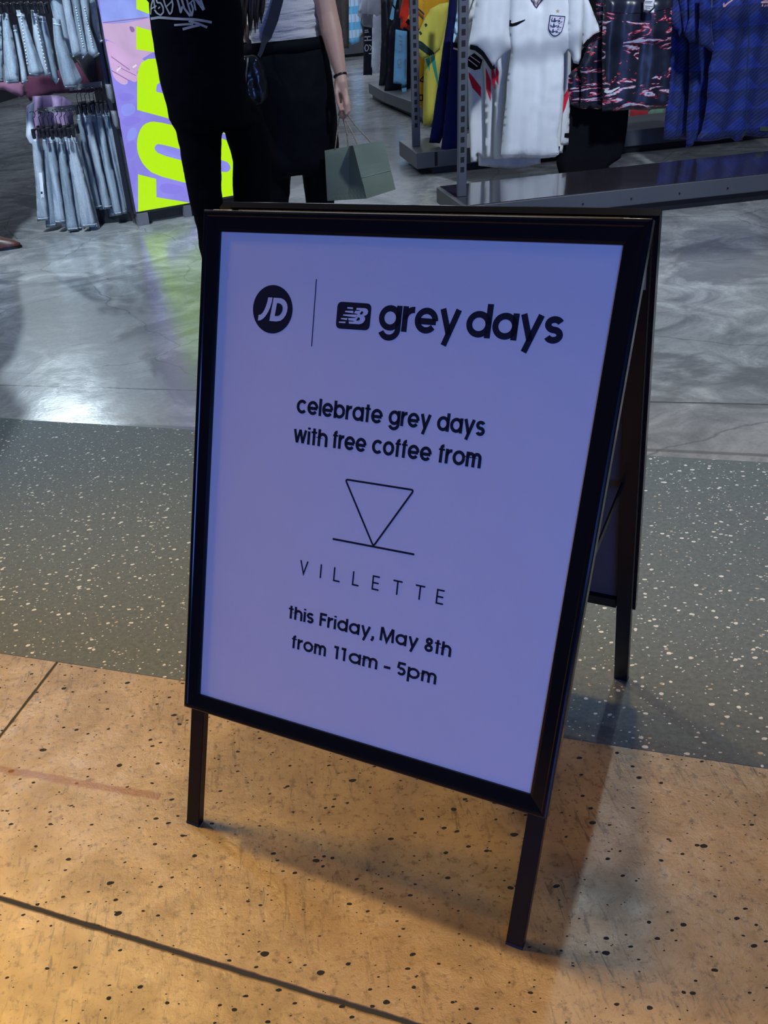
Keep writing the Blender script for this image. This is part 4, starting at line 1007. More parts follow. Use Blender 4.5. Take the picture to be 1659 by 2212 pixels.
trousers('trousers', man, [ringpx(358, 530, 215, MY, .14), ringpx(364, 545, 245, MY, .15), ringpx(378, 562, 272, MY, .15)],
         [([at(428, 262, MY), at(431, 300, MY), at(437, 350, MY), at(442, 400, MY), at(446, 440, MY), at(456, 500, MY), Vector((at(460, 530, MY).x, MY, .045))], [rad(48, MG), rad(44, MG), rad(39.5, MG), rad(35, MG), rad(33, MG), rad(30, MG), .07]),
          ([at(522, 255, MY + .04), at(536, 300, MY + .08), at(545, 350, MY + .1), at(546, 440, MY + .1), Vector((at(548, 500, MY + .1).x, MY + .1, .06))], [rad(40, MG), rad(43, MG), rad(41, MG), rad(40, MG), .085])], m_bk2)
bm = bmesh.new(); ball(bm, Vector((mx, MY - .012, 1.745)), .108, 3, (.86, 1.0, .95)); tag(link('hair', bm, m_hair, man, smooth=True), 'short dark hair')
# graffiti print on the back of the tee
g4 = lambda pts: cr(300, 0, 9.217, pts)
strokes = [([(200, 300), (215, 120), (262, -40)], 3.2), ([(262, -40), (300, 180)], 3.2), ([(205, 190), (330, 120)], 3.0), ([(290, 200), (340, 270), (420, 310), (475, 250), (470, 150), (420, 60), (350, 60), (325, 0), (360, -50)], 3.4), ([(370, 180), (405, 140)], 3),
           ([(470, -40), (520, 120), (610, 290), (650, 240), (672, 90), (640, -40)], 3.4), ([(545, 130), (660, 20)], 3), ([(755, -40), (800, 120), (830, 260), (860, 130)], 4.2), ([(840, -40), (900, 170), (1020, 330)], 4.6), ([(940, -40), (1000, 180), (1050, 330), (1075, 180), (1030, 60)], 4), ([(960, 110), (1080, 0)], 3.4), ([(1080, -40), (1125, 210)], 3.6), ([(1120, -40), (1290, 200)], 6.5), ([(1290, 190), (1215, -30)], 5),
           ([(200, 385), (380, 355), (700, 375), (1080, 390), (1300, 420), (1445, 450)], 5.5), ([(700, 505), (900, 488), (1080, 480)], 4.6), ([(870, 585), (1050, 535), (1210, 500)], 5.5), ([(990, 420), (1200, 480), (1355, 550)], 5)]
bm = bmesh.new()
for pl, w in strokes:
    pl = [Vector(p) for p in g4(pl)]
    de = []
    for i in range(len(pl) - 1):
        for j in range(8): de.append(pl[i].lerp(pl[i + 1], j / 8))
    de.append(pl[-1])
    sm_ = [de[0]] + [(de[i - 1] + de[i] * 2 + de[i + 1]) / 4 for i in range(1, len(de) - 1)] + [de[-1]]
    pr = None
    for i, p in enumerate(sm_):
        t = (sm_[min(i + 1, len(sm_) - 1)] - sm_[max(0, i - 1)]).normalized(); n_ = Vector((-t.y, t.x)) * w / 2
        q = (bm.verts.new(at(p.x + n_.x, p.y + n_.y, MY - .16)), bm.verts.new(at(p.x - n_.x, p.y - n_.y, MY - .16)))
        if pr: bm.faces.new((pr[0], pr[1], q[1], q[0]))
        pr = q
o = link('graffiti_print', bm, basic('grey_screen_print', (.34, .35, .38, 1), .7), man); tag(o, 'grey graffiti lettering')
sw = o.modifiers.new('w', 'SHRINKWRAP'); sw.target = shirt; sw.wrap_method = 'PROJECT'; sw.use_project_y = True; sw.use_project_z = False; sw.use_project_x = False; sw.use_negative_direction = True; sw.use_positive_direction = True; sw.offset = .003; sw.wrap_mode = 'ABOVE_SURFACE'

m_trainer = basic('black_trainer', (0.006, 0.006, 0.008, 1), .6, spec=.3)
for who, xs in ((woman, [(kR.x + .01, WY), (kL.x + .01, WY)]), (man, [(Lk.x + .02, MY), (Rk.x + .02, MY + .1)])):
    for sx_, sy_ in xs:
        bm = bmesh.new(); b0 = Vector((sx_, sy_, 0))
        loft(bm, [(b0 + Vector((0, .04, .012)), .050, .150, 0), (b0 + Vector((0, .04, .035)), .049, .148, 0), (b0 + Vector((0, .02, .07)), .044, .115, 0), (b0 + Vector((0, -.02, .10)), .042, .072, 0), (b0 + Vector((0, -.03, .125)), .040, .055, 0)])
        s_ = link('shoe', bm, m_trainer, who); remesh(s_, .007, 3)
        bm = bmesh.new(); loft(bm, [(b0 + Vector((0, .04, .001)), .053, .154, 0), (b0 + Vector((0, .04, .020)), .053, .154, 0)]); link('sole', bm, m_black2, s_)
# --- passer-by cut by the left edge: brown shoe and a blue trouser leg
PG = gz(-8, 540); PG.z = 0; px_ = PG.x - .03
bm = bmesh.new()
loft(bm, [(Vector((px_ - .02, PG.y + .1, .85)), .12, .16, 0), (Vector((px_ - .02, PG.y + .1, 1.05)), .10, .15, 0), (Vector((px_ - .02, PG.y + .1, 1.35)), .11, .19, 0), (Vector((px_ - .02, PG.y + .1, 1.45)), .09, .18, 0), (Vector((px_, PG.y + .1, 1.5)), .06, .06, 0), (Vector((px_, PG.y + .1, 1.62)), .055, .055, 0)])
head(bm, Vector((px_ + .01, PG.y + .1, 1.68)), (1, 0, 0))
for dy, dx in ((0, .0), (.2, -.22)):
    limb(bm, [Vector((px_ - .02, PG.y + dy, .85)), Vector((px_ + dx * .5 + .02, PG.y + dy, .46)), Vector((px_ + dx, PG.y + dy, .09))], [.09, .06, .04])
    limb(bm, [Vector((px_ + dx - .03, PG.y + dy, .05)), Vector((px_ + dx + .08, PG.y + dy, .04))], [.03, .03])
for s in (-1, 1):
    limb(bm, [Vector((px_ - .02, PG.y + .1 + s * .17, 1.42)), Vector((px_ - .05, PG.y + .1 + s * .21, 1.14)), Vector((px_ + .05, PG.y + .1 + s * .2, .92)), Vector((px_ + .06, PG.y + .1 + s * .2, .86))], [.05, .042, .028, .034])
    for k in range(4): finger(bm, [Vector((px_ + .04 + k * .014, PG.y + .1 + s * .2, .85)), Vector((px_ + .045 + k * .014, PG.y + .1 + s * .195, .80)), Vector((px_ + .04 + k * .013, PG.y + .1 + s * .18, .775))], .009, .007)
    finger(bm, [Vector((px_ + .09, PG.y + .1 + s * .19, .88)), Vector((px_ + .115, PG.y + .1 + s * .18, .83))], .010, .008)
pas = finish(bm, 'person', PG, sk2, .008, 4); tag(pas, 'passer-by cut by the left photo edge in blue jeans and brown leather shoe', 'person')
trousers('trousers', pas, [(Vector((px_ - .02, PG.y + .1, .84)), .14, .19, 0), (Vector((px_ - .02, PG.y + .1, .96)), .125, .17, 0)],
         [([Vector((px_ - .02, PG.y + dy, .84)), Vector((px_ + dx * .5 + .01, PG.y + dy, .46)), Vector((px_ + dx - .01, PG.y + dy, .12))], [.11, .085, .068]) for dy, dx in ((0, 0), (.2, -.22))], mat_denim('denim_dark', (.06, .09, .19), (.03, .045, .10)))
trousers('jumper', pas, [(Vector((px_ - .02, PG.y + .1, .92)), .14, .19, 0), (Vector((px_ - .02, PG.y + .1, 1.3)), .14, .22, 0), (Vector((px_ - .02, PG.y + .1, 1.44)), .11, .21, 0), (Vector((px_ - .01, PG.y + .1, 1.5)), .07, .08, 0)],
         [([Vector((px_ - .02, PG.y + .1 + s * .17, 1.42)), Vector((px_ - .05, PG.y + .1 + s * .21, 1.14)), Vector((px_ + .04, PG.y + .1 + s * .2, .95))], [.07, .06, .045]) for s in (-1, 1)], cloth('grey_wool', (.10, .10, .12, 1)))
m_lea = basic('brown_leather', (0.075, 0.022, 0.012, 1), .4, spec=.6)
for dy, dx in ((0, 0), (.2, -.22)):
    bm = bmesh.new(); b0 = Vector((px_ + dx, PG.y + dy, 0))
    loft(bm, [(b0 + Vector((.045, 0, .012)), .145, .048, 0), (b0 + Vector((.045, 0, .030)), .143, .047, 0), (b0 + Vector((.03, 0, .052)), .120, .042, 0), (b0 + Vector((.0, 0, .075)), .075, .038, 0), (b0 + Vector((-.02, 0, .10)), .048, .036, 0)])
    s_ = link('shoe', bm, m_lea, pas); remesh(s_, .006, 3)
    bm = bmesh.new(); loft(bm, [(b0 + Vector((.045, 0, .001)), .150, .051, 0), (b0 + Vector((.045, 0, .014)), .150, .051, 0)]); link('sole', bm, m_black2, s_)
bm = bmesh.new(); ball(bm, Vector((px_ - .02, PG.y + .1, 1.715)), .108, 3, (1, .86, .95)); link('hair', bm, m_hair, pas, smooth=True)

# ------------------------------------------------------------------ racks on the right
q3 = lambda pts: cr(740, 0, 4.81, pts)
q4 = lambda pts: cr(980, 0, 4.81, pts)
q5 = lambda pts: cr(1240, 0, 3.96, pts)
q8 = lambda pts: cr(740, 0, 10.05, pts)
ZP = .14
m_pgrey = basic('painted_grey_steel', (0.085, 0.09, 0.105, 1), 0.42, var=.06, nscale=5)
m_gloss = basic('smoked_gloss_top', (0.030, 0.026, 0.034, 1), 0.13, spec=.8, coat=.5)
m_hole = basic('dark_slot', (0.004, 0.004, 0.005, 1), .8)
def prism(name, pts, z0, z1, mt, parent, bev=.003):
    bm = bmesh.new(); lo = [bm.verts.new((p.x, p.y, z0)) for p in pts]; hi = [bm.verts.new((p.x, p.y, z1)) for p in pts]
    bm.faces.new(lo[::-1]); bm.faces.new(hi); n = len(pts)
    for i in range(n): bm.faces.new((lo[i], lo[(i + 1) % n], hi[(i + 1) % n], hi[i]))
    bmesh.ops.recalc_face_normals(bm, faces=bm.faces)
    if bev: bmesh.ops.bevel(bm, geom=bm.edges[:], offset=bev, segments=1, affect='EDGES')
    return link(name, bm, mt, parent)
def upright(base, h, parent, w=.055, d=.03, dirv=None, label=None, z0=.1):
    dv = dirv or Vector((1, 0, 0)); nv = Vector((-dv.y, dv.x, 0)); M = Matrix((dv, nv, UP)).transposed().to_4x4(); M.translation = Vector((base.x, base.y, 0))
    bm = bmesh.new(); box(bm, (0, 0, (z0 + h) / 2), w, d, h - z0, M)
    bmesh.ops.bevel(bm, geom=bm.edges[:], offset=.003, segments=1, affect='EDGES')
    z = z0 + .14
    while z < min(h, 2.1):
        for s in (-1, 1): box(bm, (0, s * (d / 2 - .0002), z), .021, .0012, .028, M, mi=1)
        z += .050
    return tag(link('upright', bm, [m_pgrey, m_hole], parent), label)
# front plinth rack
BL, FL, FR = gz(947, 406, ZP), gz(1003, 445, ZP), gz(1659, 374, ZP); dF = (FR - FL).normalized(); dB = (BL - FL)
BR0 = gz(1659, 326, ZP); wF = abs((BR0 - FL).dot(Vector((-dF.y, dF.x, 0)))); nF = Vector((-dF.y, dF.x, 0))
BLq = FL + dB.normalized() * (wF / abs(dB.normalized().dot(nF)))
FRx, BRx = FL + dF * 4.6, BLq + dF * 4.6
rack1 = empty('clothes_rack', (FL.x, FL.y, 0), 'front clothes rack on a long grey plinth with smoked glossy top', 'clothing rack')
ins = lambda p, k: p
ctr = (FL + FRx + BRx + BLq) / 4
prism('plinth', [FL, FRx, BRx, BLq], .05, ZP - .004, m_pgrey, rack1)
prism('glossy_top', [p + (ctr - p).normalized() * .02 for p in (FL, FRx, BRx, BLq)], ZP - .0035, ZP + .0006, m_gloss, rack1, 0)
prism('recessed_foot', [p + (ctr - p).normalized() * .14 for p in (FL, FRx, BRx, BLq)], 0, .05, m_pl, rack1)
bm = bmesh.new()
for k in range(18):
    for dz in (.085,):
        p = FL + dF * (.12 + k * .27) - nF * .001; p.z = dz
        bmesh.ops.create_cone(bm, cap_ends=True, segments=10, radius1=.005, radius2=.005, depth=.004, matrix=Matrix.Translation(p) @ nF.to_track_quat('Z', 'Y').to_matrix().to_4x4())
tag(link('bolt_holes', bm, m_hole, rack1), kind='stuff')
PB1 = gz(997, 424, ZP)
upright(PB1, 2.2, rack1, w=rad(19, PB1), z0=ZP)
upright(PB1 + dF * 3.0, 2.2, rack1, w=rad(19, PB1), z0=ZP)
bm = bmesh.new(); a = PB1 + UP * 1.24; tube(bm, [Vector((a.x, a.y, 1.38)), Vector((a.x, a.y, 1.38)) + dF * 3.0], .014, 10); link('cross_rail', bm, m_steel, rack1)
# second plinth rack
B2l, F2, R2 = gz(862, 304, .15), gz(900, 331, .15), gz(1010, 322, .15)
d2 = dF; n2 = nF
rack2 = empty('clothes_rack', (F2.x, F2.y, 0), 'middle clothes rack on grey plinth holding yellow and navy garments', 'clothing rack')
pts = [F2, F2 + d2 * 3.6, B2l + d2 * 3.6, B2l]
c2_ = sum(pts, Vector()) / 4
prism('plinth', pts, .045, .15, m_pgrey, rack2); prism('recessed_foot', [p + (c2_ - p).normalized() * .12 for p in pts], 0, .045, m_pl, rack2)
bm = bmesh.new(); p = F2 + n2 * -.001 + d2 * .14; p.z = .1; box(bm, p, .02, .004, .09); link('plinth_seam', bm, m_hole, rack2)
PB2 = gz(899, 316, .15)
upright(PB2, 2.2, rack2, w=rad(17, PB2), z0=.15, label='slotted grey upright'); upright(PB2 + d2 * 2.4, 2.2, rack2, w=rad(17, PB2), z0=.15)
bm = bmesh.new(); a = PB2; tube(bm, [Vector((a.x, a.y, 1.5)), Vector((a.x, a.y, 1.5)) + d2 * 2.4], .014, 10); link('cross_rail', bm, m_steel, rack2)
# third rack further back
L3, C3, R3 = gz(796, 180, .16), gz(829, 198, .16), gz(888, 219, .16)
rack3 = empty('clothes_rack', (C3.x, C3.y, 0), 'far clothes rack on grey plinth under white tops and black trousers', 'clothing rack')
d3 = (R3 - C3).normalized(); w3 = (L3 - C3)
pts = [C3, C3 + d3 * 2.6, C3 + d3 * 2.6 + Vector((1.0, .9, 0)), L3 + Vector((.7, .8, 0)), L3]
c3_ = sum(pts, Vector()) / len(pts)
prism('plinth', pts, .055, .16, m_pgrey, rack3); prism('recessed_foot', [p + (c3_ - p).normalized() * .1 for p in pts], 0, .055, m_pl, rack3)
p3 = gz(884, 205, .16); upright(p3 + Vector((.1, .2, 0)), 2.2, rack3, w=.06, z0=.16)
# base of the wall bay behind
rack4 = empty('wall_fixture', gz(765, 128), 'grey wall fixture base at the far back of the shop', 'fixture')
a, b = gz(735, 124), gz(1500, 60); wbox('base', a, Vector((a.x + 8, a.y + .5, 0)), 0.05, .30, .5, m_pgrey, rack4)
wbox('kick', a + Vector((0, .05, 0)), Vector((a.x + 8, a.y + .55, 0)), 0, .05, .4, m_pl, rack4)
wbox('back_panel', a + Vector((0, .3, 0)), Vector((a.x + 8, a.y + .8, 0)), .3, 2.6, .05, basic('taupe_panel', (.045, .036, .036, 1), .7), rack4)

# ------------------------------------------------------------------ garments on the right
def cuff(sh, px, w, mt, parent, name='cuff_stripe', e=.003): return sh.stroke(name, [px], w, mt, parent, e)
m_wht = cloth('white_jersey', (0.66, 0.69, 0.72, 1), var=.04); m_wht_shade = cloth('shaded_white_jersey', (0.60, 0.61, 0.62, 1), var=.04)  # second white is the same cloth with shade put into its colour
m_red = cloth('red_panel', (0.55, 0.012, 0.035, 1)); m_blk = basic('black_knit', (0.005, 0.005, 0.008, 1), .9, spec=.08); m_pink = cloth('pale_pink_trim', (0.65, 0.42, 0.48, 1)); m_nvy = cloth('navy_print', (0.015, 0.03, 0.09, 1)); m_gold = basic('gold_print', (.55, .33, .14, 1), .5)
JY = 6.30
# white jerseys behind the front one
back = [(6.62, [(150, -200), (250, -260), (700, -260), (900, -200), (900, 1700), (680, 1760), (400, 1740), (255, 1720), (248, 1500), (258, 1200), (280, 900), (260, 640), (150, 640)], 'white football jersey hanging lowest and furthest back in the white row', 5),
        (6.56, [(140, 200), (300, -260), (700, -260), (860, -200), (860, 1650), (300, 1650), (250, 1600), (250, 1680), (176, 1684), (157, 1300), (150, 900), (140, 640)], 'white football jersey with broad red slash, leftmost of the white row', 0),
        (6.50, [(290, 300), (400, -260), (1000, -260), (1210, 300), (1218, 800), (1205, 1300), (1195, 1505), (1085, 1515), (1000, 1640), (700, 1650), (420, 1640), (328, 1640), (330, 1300), (322, 900)], 'white football jersey with black hem tag, second behind the front one', 1),
        (6.44, [(380, 300), (450, -260), (1000, -260), (1160, 300), (1150, 900), (1110, 1500), (1140, 1510), (1135, 1590), (1060, 1590), (700, 1640), (410, 1655), (415, 1350), (430, 1000), (390, 650)], 'white football jersey directly behind the front one', 2)]
reds = {0: [[(150, 745), (200, 800), (280, 905), (280, 1010), (190, 910), (155, 800)]], 1: [[(330, 700), (380, 840), (377, 1050), (335, 920)], [(1215, 850), (1165, 940), (1125, 1010), (1108, 1215), (1150, 1120), (1200, 960)]], 2: [[(385, 700), (410, 690), (430, 800), (428, 935), (395, 850)], [(432, 680), (462, 740), (458, 880), (430, 820)]]}
for Y, pl, lb, ix in back:
    sh, g = simple('football_jersey', 'jersey', lb, q4(pl), Y, m_wht_shade, T=.03, fold=.008, lam=.10, seed=70 + ix, part='body')
    for r in reds.get(ix, []): sh.decal('red_slash', q4(r), m_red, g, e=.002)
    if ix == 1: sh.decal('hem_tag', q4([(1146, 1380), (1203, 1382), (1200, 1430), (1142, 1425)]), m_blk, g, e=.002)
    if ix == 2: sh.decal('hem_tag', q4([(1065, 1520), (1098, 1515), (1090, 1560), (1062, 1565)]), m_blk, g, e=.002)
    if ix == 0:
        sl = Sheet(q4([(135, 250), (230, 200), (330, 560), (292, 690), (215, 732), (135, 690), (128, 600)]), JY + .16, 0, T=.05, fold=.008, seed=31); so_ = sl.build('sleeve', m_wht_shade, g, .016)
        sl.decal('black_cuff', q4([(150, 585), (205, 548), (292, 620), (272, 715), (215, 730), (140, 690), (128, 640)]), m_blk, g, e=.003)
        sl.stroke('cuff_stripe', [q4([(165, 580), (265, 650)]), q4([(145, 615), (240, 690)])], 1.6, m_pink, g, e=.005)
# front jersey
jb = Sheet(q4([(570, -260), (740, -290), (790, -60), (822, 30), (852, 66), (890, 40), (925, -40), (1000, -290), (1180, -240), (1200, 100), (1195, 520), (1140, 560), (1138, 850), (1120, 1000), (1108, 1215), (1080, 1400), (1092, 1600), (1050, 1635), (900, 1645), (700, 1625), (520, 1648), (488, 1605), (512, 1300), (545, 1000), (552, 830), (592, 540), (565, 300)]), JY, -.05, T=.07, fold=.014, lam=.10, seed=11, soft=.06)
g = garment('football_jersey', 'front white football jersey with three-lion shield crest and black sleeve cuffs', 'jersey', jb)
jb.build('body', m_wht, g, .014)
jb.stroke('collar_trim', [q4([(765, -200), (800, -30), (852, 62), (920, -30), (970, -200)])], 3.4, m_pink, g, e=.003)
jb.stroke('collar_trim', [q4([(750, -200), (790, -20), (852, 82), (932, -20), (985, -200)])], 2.4, m_nvy, g, e=.003)
jb.stroke('hem_seam', [q4([(495, 1590), (700, 1598), (900, 1608), (1085, 1575)])], 1.2, m_wht_shade, g, e=.001)
jb.decal('logo', q4([(566, 222), (580, 205), (590, 212), (584, 236), (600, 242), (725, 200), (732, 206), (640, 262), (600, 273), (575, 272), (563, 255)]), m_blk, g, e=.003, step=.02)
# crest
qc = lambda pts: cr(1180, 0, 24.58, pts)
SH = [(105, 780), (925, 850), (880, 1150), (820, 1420), (740, 1680), (600, 1850), (440, 1930), (300, 1935), (160, 1830), (50, 1680), (10, 1500), (30, 1250), (70, 1000)]
cs = lambda k: [((x - 470) * k + 470, (y - 1320) * k + 1320) for x, y in SH]
cre = jb.decal('crest', qc(cs(1.07)), m_wht, g, e=.003, step=.02); jb.decal('crest_border', qc(SH), m_nvy, cre, e=.0042, step=.02); jb.decal('crest_field', qc(cs(.885)), basic('crest_white', (.62, .60, .72, 1), .7), cre, e=.0054, step=.02)
m_crest = basic('crest_ink', (.02, .045, .11, 1), .7)
for dx, dy, k in ((0, 0, 1), (-45, 285, 1), (-95, 570, .92)):
    T_ = lambda pts: qc([((x - 400) * k + 400 + dx, (y - 1060) * k + 1060 + dy) for x, y in pts])
    jb.decal('crest_lion', T_([(240, 1120), (300, 1060), (330, 950), (370, 925), (410, 960), (405, 1050), (470, 1060), (560, 1030), (640, 1050), (665, 1120), (620, 1180), (480, 1180), (560, 1110), (480, 1110), (400, 1170), (300, 1180)]), m_crest, cre, e=.0066, step=.02)
    jb.stroke('crest_lion_paws', [T_([(160, 1020), (250, 1090)]), T_([(170, 1110), (240, 1130)]), T_([(600, 980), (710, 945)]), T_([(660, 1180), (760, 1140)])], 1.5, m_crest, cre, e=.0066)
jb.stroke('crest_roses', [qc([(x, y), (x + 28, y + 18)]) for x, y in ((200, 910), (480, 940), (770, 960), (150, 1220), (420, 1240), (720, 1260), (120, 1510), (380, 1540), (660, 1560), (340, 1800))], 1.4, basic('crest_rose', (.45, .12, .25, 1), .7), cre, e=.0066)
jb.decal('star', cr(980, 0, 4.81, [(1068, 90), (1073, 105), (1088, 106), (1077, 115), (1081, 130), (1068, 121), (1054, 129), (1059, 115), (1048, 105), (1063, 105)]), m_gold, g, e=.003, step=.02)
# sleeves of the front jersey
ls = Sheet(q4([(560, -260), (590, 0), (575, 300), (592, 510), (520, 565), (450, 640), (412, 690), (385, 705), (330, 620), (270, 545), (215, 495), (152, 486), (158, 440), (185, 300), (215, 120), (250, -60), (330, -260)]), JY - .05, .15, T=.09, fold=.012, lam=.10, seed=14, soft=.07)
ls.build('sleeve', m_wht, g, .014)
ls.stroke('black_cuff', [q4([(156, 486), (215, 500), (275, 553), (333, 625), (385, 700), (408, 688)])], 8, m_blk, g, e=.003)
ls.stroke('cuff_stripe', [q4([(160, 478), (222, 490), (285, 548), (340, 612), (392, 680)])], 1.8, m_pink, g, e=.006)
rs = Sheet(q4([(1170, -260), (1330, -260), (1352, 0), (1345, 300), (1330, 480), (1322, 600), (1300, 668), (1245, 655), (1215, 560), (1195, 530), (1180, 300)]), JY - .03, -.15, T=.08, fold=.010, lam=.09, seed=15, soft=.06); rs.build('sleeve', m_wht, g, .014)
r2 = Sheet(q4([(1330, -260), (1390, -20), (1460, 150), (1528, 310), (1530, 345), (1440, 395), (1390, 440), (1345, 500), (1325, 300)]), JY + .10, -.1, T=.05, fold=.010, lam=.08, seed=16, soft=.05)
g2 = garment('football_jersey', 'white jersey sleeve with black and pink cuff poking out right of the front jersey', 'jersey', r2)
r2.build('sleeve', m_wht, g2, .014); r2.stroke('black_cuff', [q4([(1525, 335), (1450, 375), (1395, 425), (1350, 492)])], 9, m_blk, g2, e=.003); r2.stroke('cuff_stripe', [q4([(1522, 318), (1445, 352), (1385, 402)])], 2, m_pink, g2, e=.005)
r3 = Sheet(q4([(1400, 440), (1530, 350), (1535, 420), (1440, 520), (1330, 640), (1240, 690), (1235, 640), (1330, 520)]), JY + .16, -.1, T=.05, fold=.008, seed=17)
g3 = garment('football_jersey', 'black striped sleeve cuffs bunched right of the white jersey', 'jersey', r3); r3.build('cuffs', m_blk, g3, .014); r3.stroke('cuff_stripe', [q4([(1395, 480), (1525, 390)]), q4([(1345, 560), (1440, 480)])], 1.6, basic('grey_trim', (.25, .24, .26, 1), .8), g3, e=.004)
# garments seen left of the white row
sh, g = simple('football_jersey', 'jersey', 'red sleeved jersey with black and pink cuff beside the slotted post', q4([(130, -120), (210, -120), (185, 100), (172, 175), (100, 150), (108, 70)]), 6.66, cloth('bright_red', (.70, .012, .05, 1)), part='sleeve', seed=81)
sh.stroke('black_cuff', [q4([(102, 112), (178, 122)])], 5, m_blk, g); sh.stroke('cuff_stripe', [q4([(100, 138), (176, 150)])], 4, m_pink, g, e=.004)
sh, g = simple('football_jersey', 'jersey', 'pale blue jersey with dark grey sleeve left of the slotted post', q4([(40, -120), (140, -120), (100, 100), (55, 280), (30, 420), (-5, 470), (-8, 430), (5, 300), (30, 120)]), 6.74, cloth('ice_blue', (.36, .56, .72, 1)), part='sleeve', seed=82)
sh2 = Sheet(q4([(100, 160), (165, 180), (150, 420), (145, 500), (0, 450), (60, 300)]), 6.72, T=.04, seed=83); sh2.build('grey_sleeve', cloth('charcoal_knit', (.05, .05, .065, 1)), g); sh3 = Sheet(q4([(-8, 438), (150, 490), (150, 560), (60, 545), (-8, 505)]), 6.70, T=.03, seed=84); sh3.build('black_cuff', m_blk, g); sh3.stroke('cuff_stripe', [q4([(-6, 500), (60, 520), (140, 560)])], 3, m_pink, g)
simple('denim_jeans', 'jeans', 'washed grey-blue jeans hanging between the slotted post and white jerseys', q4([(85, -120), (150, -120), (155, 900), (158, 1330), (105, 1335), (95, 900), (85, 560)]), 6.80, dn[1], part='denim', seed=85, T=.06)
simple('sweatpants', 'trousers', 'short black trousers below the grey-blue jeans', q4([(100, -120), (150, -120), (140, 1440), (110, 1460)]), 6.86, m_blk, part='leg', seed=86, T=.05)
# black garment right of the white jerseys
simple('tracksuit_trousers', 'trousers', 'black trousers hanging low between white jerseys and patterned shorts', q5([(-150, 500), (40, 430), (470, 900), (455, 1080), (430, 1260), (398, 1350), (290, 1430), (285, 1590), (-100, 1590), (-150, 1400)]), 6.60, m_blk, part='fabric', seed=87, T=.10)
bm = bmesh.new(); tube(bm, [at(*p, 6.38) for p in [(1313, 362), (1345, 375), (1378, 384), (1382, 388), (1350, 392), (1318, 396)]], .006, 8); tag(link('cord_loop', bm, m_black2), 'black cord loop dangling over the glossy plinth', 'cord')
# patterned shorts
def mat_flame():
    k = NT('flame_print_satin'); v = k.coord(scale=(1.0, 1, 3.4), rot=(0, -.45, 0)); w_ = k.noise(v, 4.0, 5, .62, 2.6); ed = k.noise(k.coord(scale=(1.0, 1, 3.0), rot=(0, -.5, 0)), 24, 3, .6)
    h = k.math('ADD', w_, k.math('MULTIPLY', k.math('SUBTRACT', ed, .5), .16))
    c = k.ramp(h, [(0.0, (.012, .014, .028)), (.535, (.012, .014, .030)), (.540, (.70, .02, .05)), (.565, (.65, .03, .06)), (.575, (.42, .48, .60)), (.63, (.60, .66, .78)), (.67, (.14, .18, .28)), (.70, (.015, .018, .035))])
    k.l(c, k.b.inputs['Base Color']); k.b.inputs['Roughness'].default_value = .38; k.b.inputs['Specular IOR Level'].default_value = .5
    k.l(k.bump(k.noise(k.coord(), 14, 3), .006, .5), k.b.inputs['Normal']); return k.m
m_fl = mat_flame(); m_sat = basic('navy_satin', (.012, .015, .030, 1), .35, spec=.6)
for lb, pl, Y, sd in (('flame print shorts peeking out furthest left behind the others', [(-60, 640), (40, 560), (60, 700), (50, 930), (-30, 900), (-70, 800)], 6.50, 91), ('flame print shorts bunched left of the front pair', [(40, 560), (130, 360), (205, 230), (250, 200), (250, 600), (240, 935), (130, 930), (48, 928), (60, 700)], 6.44, 92), ('flame print shorts sliver next to the white jersey cuff', [(180, -60), (260, -60), (262, 200), (215, 220), (190, 100)], 6.42, 93)):
    simple('patterned_shorts', 'shorts', lb, q5(pl), Y, m_fl, seed=sd, T=.08, fold=.014, lam=.05)
ps = Sheet(q5([(255, -30), (595, -30), (832, -30), (828, 200), (818, 450), (822, 600), (795, 900), (770, 925), (610, 942), (482, 938), (380, 948), (240, 955), (242, 700), (236, 450), (248, 150)]), 6.34, .05, T=.09, fold=.016, lam=.13, seed=95, soft=.05)
g = garment('patterned_shorts', 'front pair of navy shorts with red and grey flame print and white tag', 'shorts', ps); ps.build('fabric', m_fl, g, .014)
ps.decal('waistband', q5([(258, -28), (600, -28), (830, -28), (825, 60), (590, 108), (400, 112), (262, 100)]), m_sat, g, e=.004)
ps.decal('dark_panel', q5([(262, 200), (330, 150), (420, 200), (395, 420), (350, 640), (255, 700), (250, 420)]), m_sat, g, e=.003)
ps.decal('dark_panel', q5([(545, 370), (640, 380), (760, 430), (800, 560), (700, 620), (560, 700), (500, 780), (520, 560)]), m_sat, g, e=.003)
ps.decal('logo', q5([(248, 758), (262, 768), (300, 765), (370, 738), (372, 746), (300, 788), (262, 795), (244, 785)]), m_wht, g, e=.006, step=.02)
tg = Sheet(q5([(596, -40), (690, -36), (685, 108), (592, 102)]), 6.25, .05, T=.002, fold=.001, soft=.003); tg.build('price_tag', basic('white_card', (.72, .72, .74, 1), .6), g, .02)
tg.stroke('tag_text', [q5([(610, 12), (670, 14)]), q5([(608, 24), (660, 26)]), q5([(606, 52), (672, 56)]), q5([(606, 66), (650, 69)])], .9, m_ink, g, e=.0008)
# things behind, seen through the gap
simple('football_jersey', 'jersey', 'red and white jersey glimpsed through the gap behind patterned shorts', q5([(480, 930), (660, 930), (760, 1060), (755, 1120), (600, 1138), (520, 1110), (470, 1070)]), 8.3, cloth('red_white', (.42, .03, .04, 1)), seed=97)
simple('football_jersey', 'jersey', 'mint green jersey glimpsed through the gap left of the blue jerseys', q5([(640, 925), (775, 925), (765, 1055), (690, 1040), (630, 990)]), 8.1, cloth('mint_green', (.16, .27, .20, 1)), seed=98)
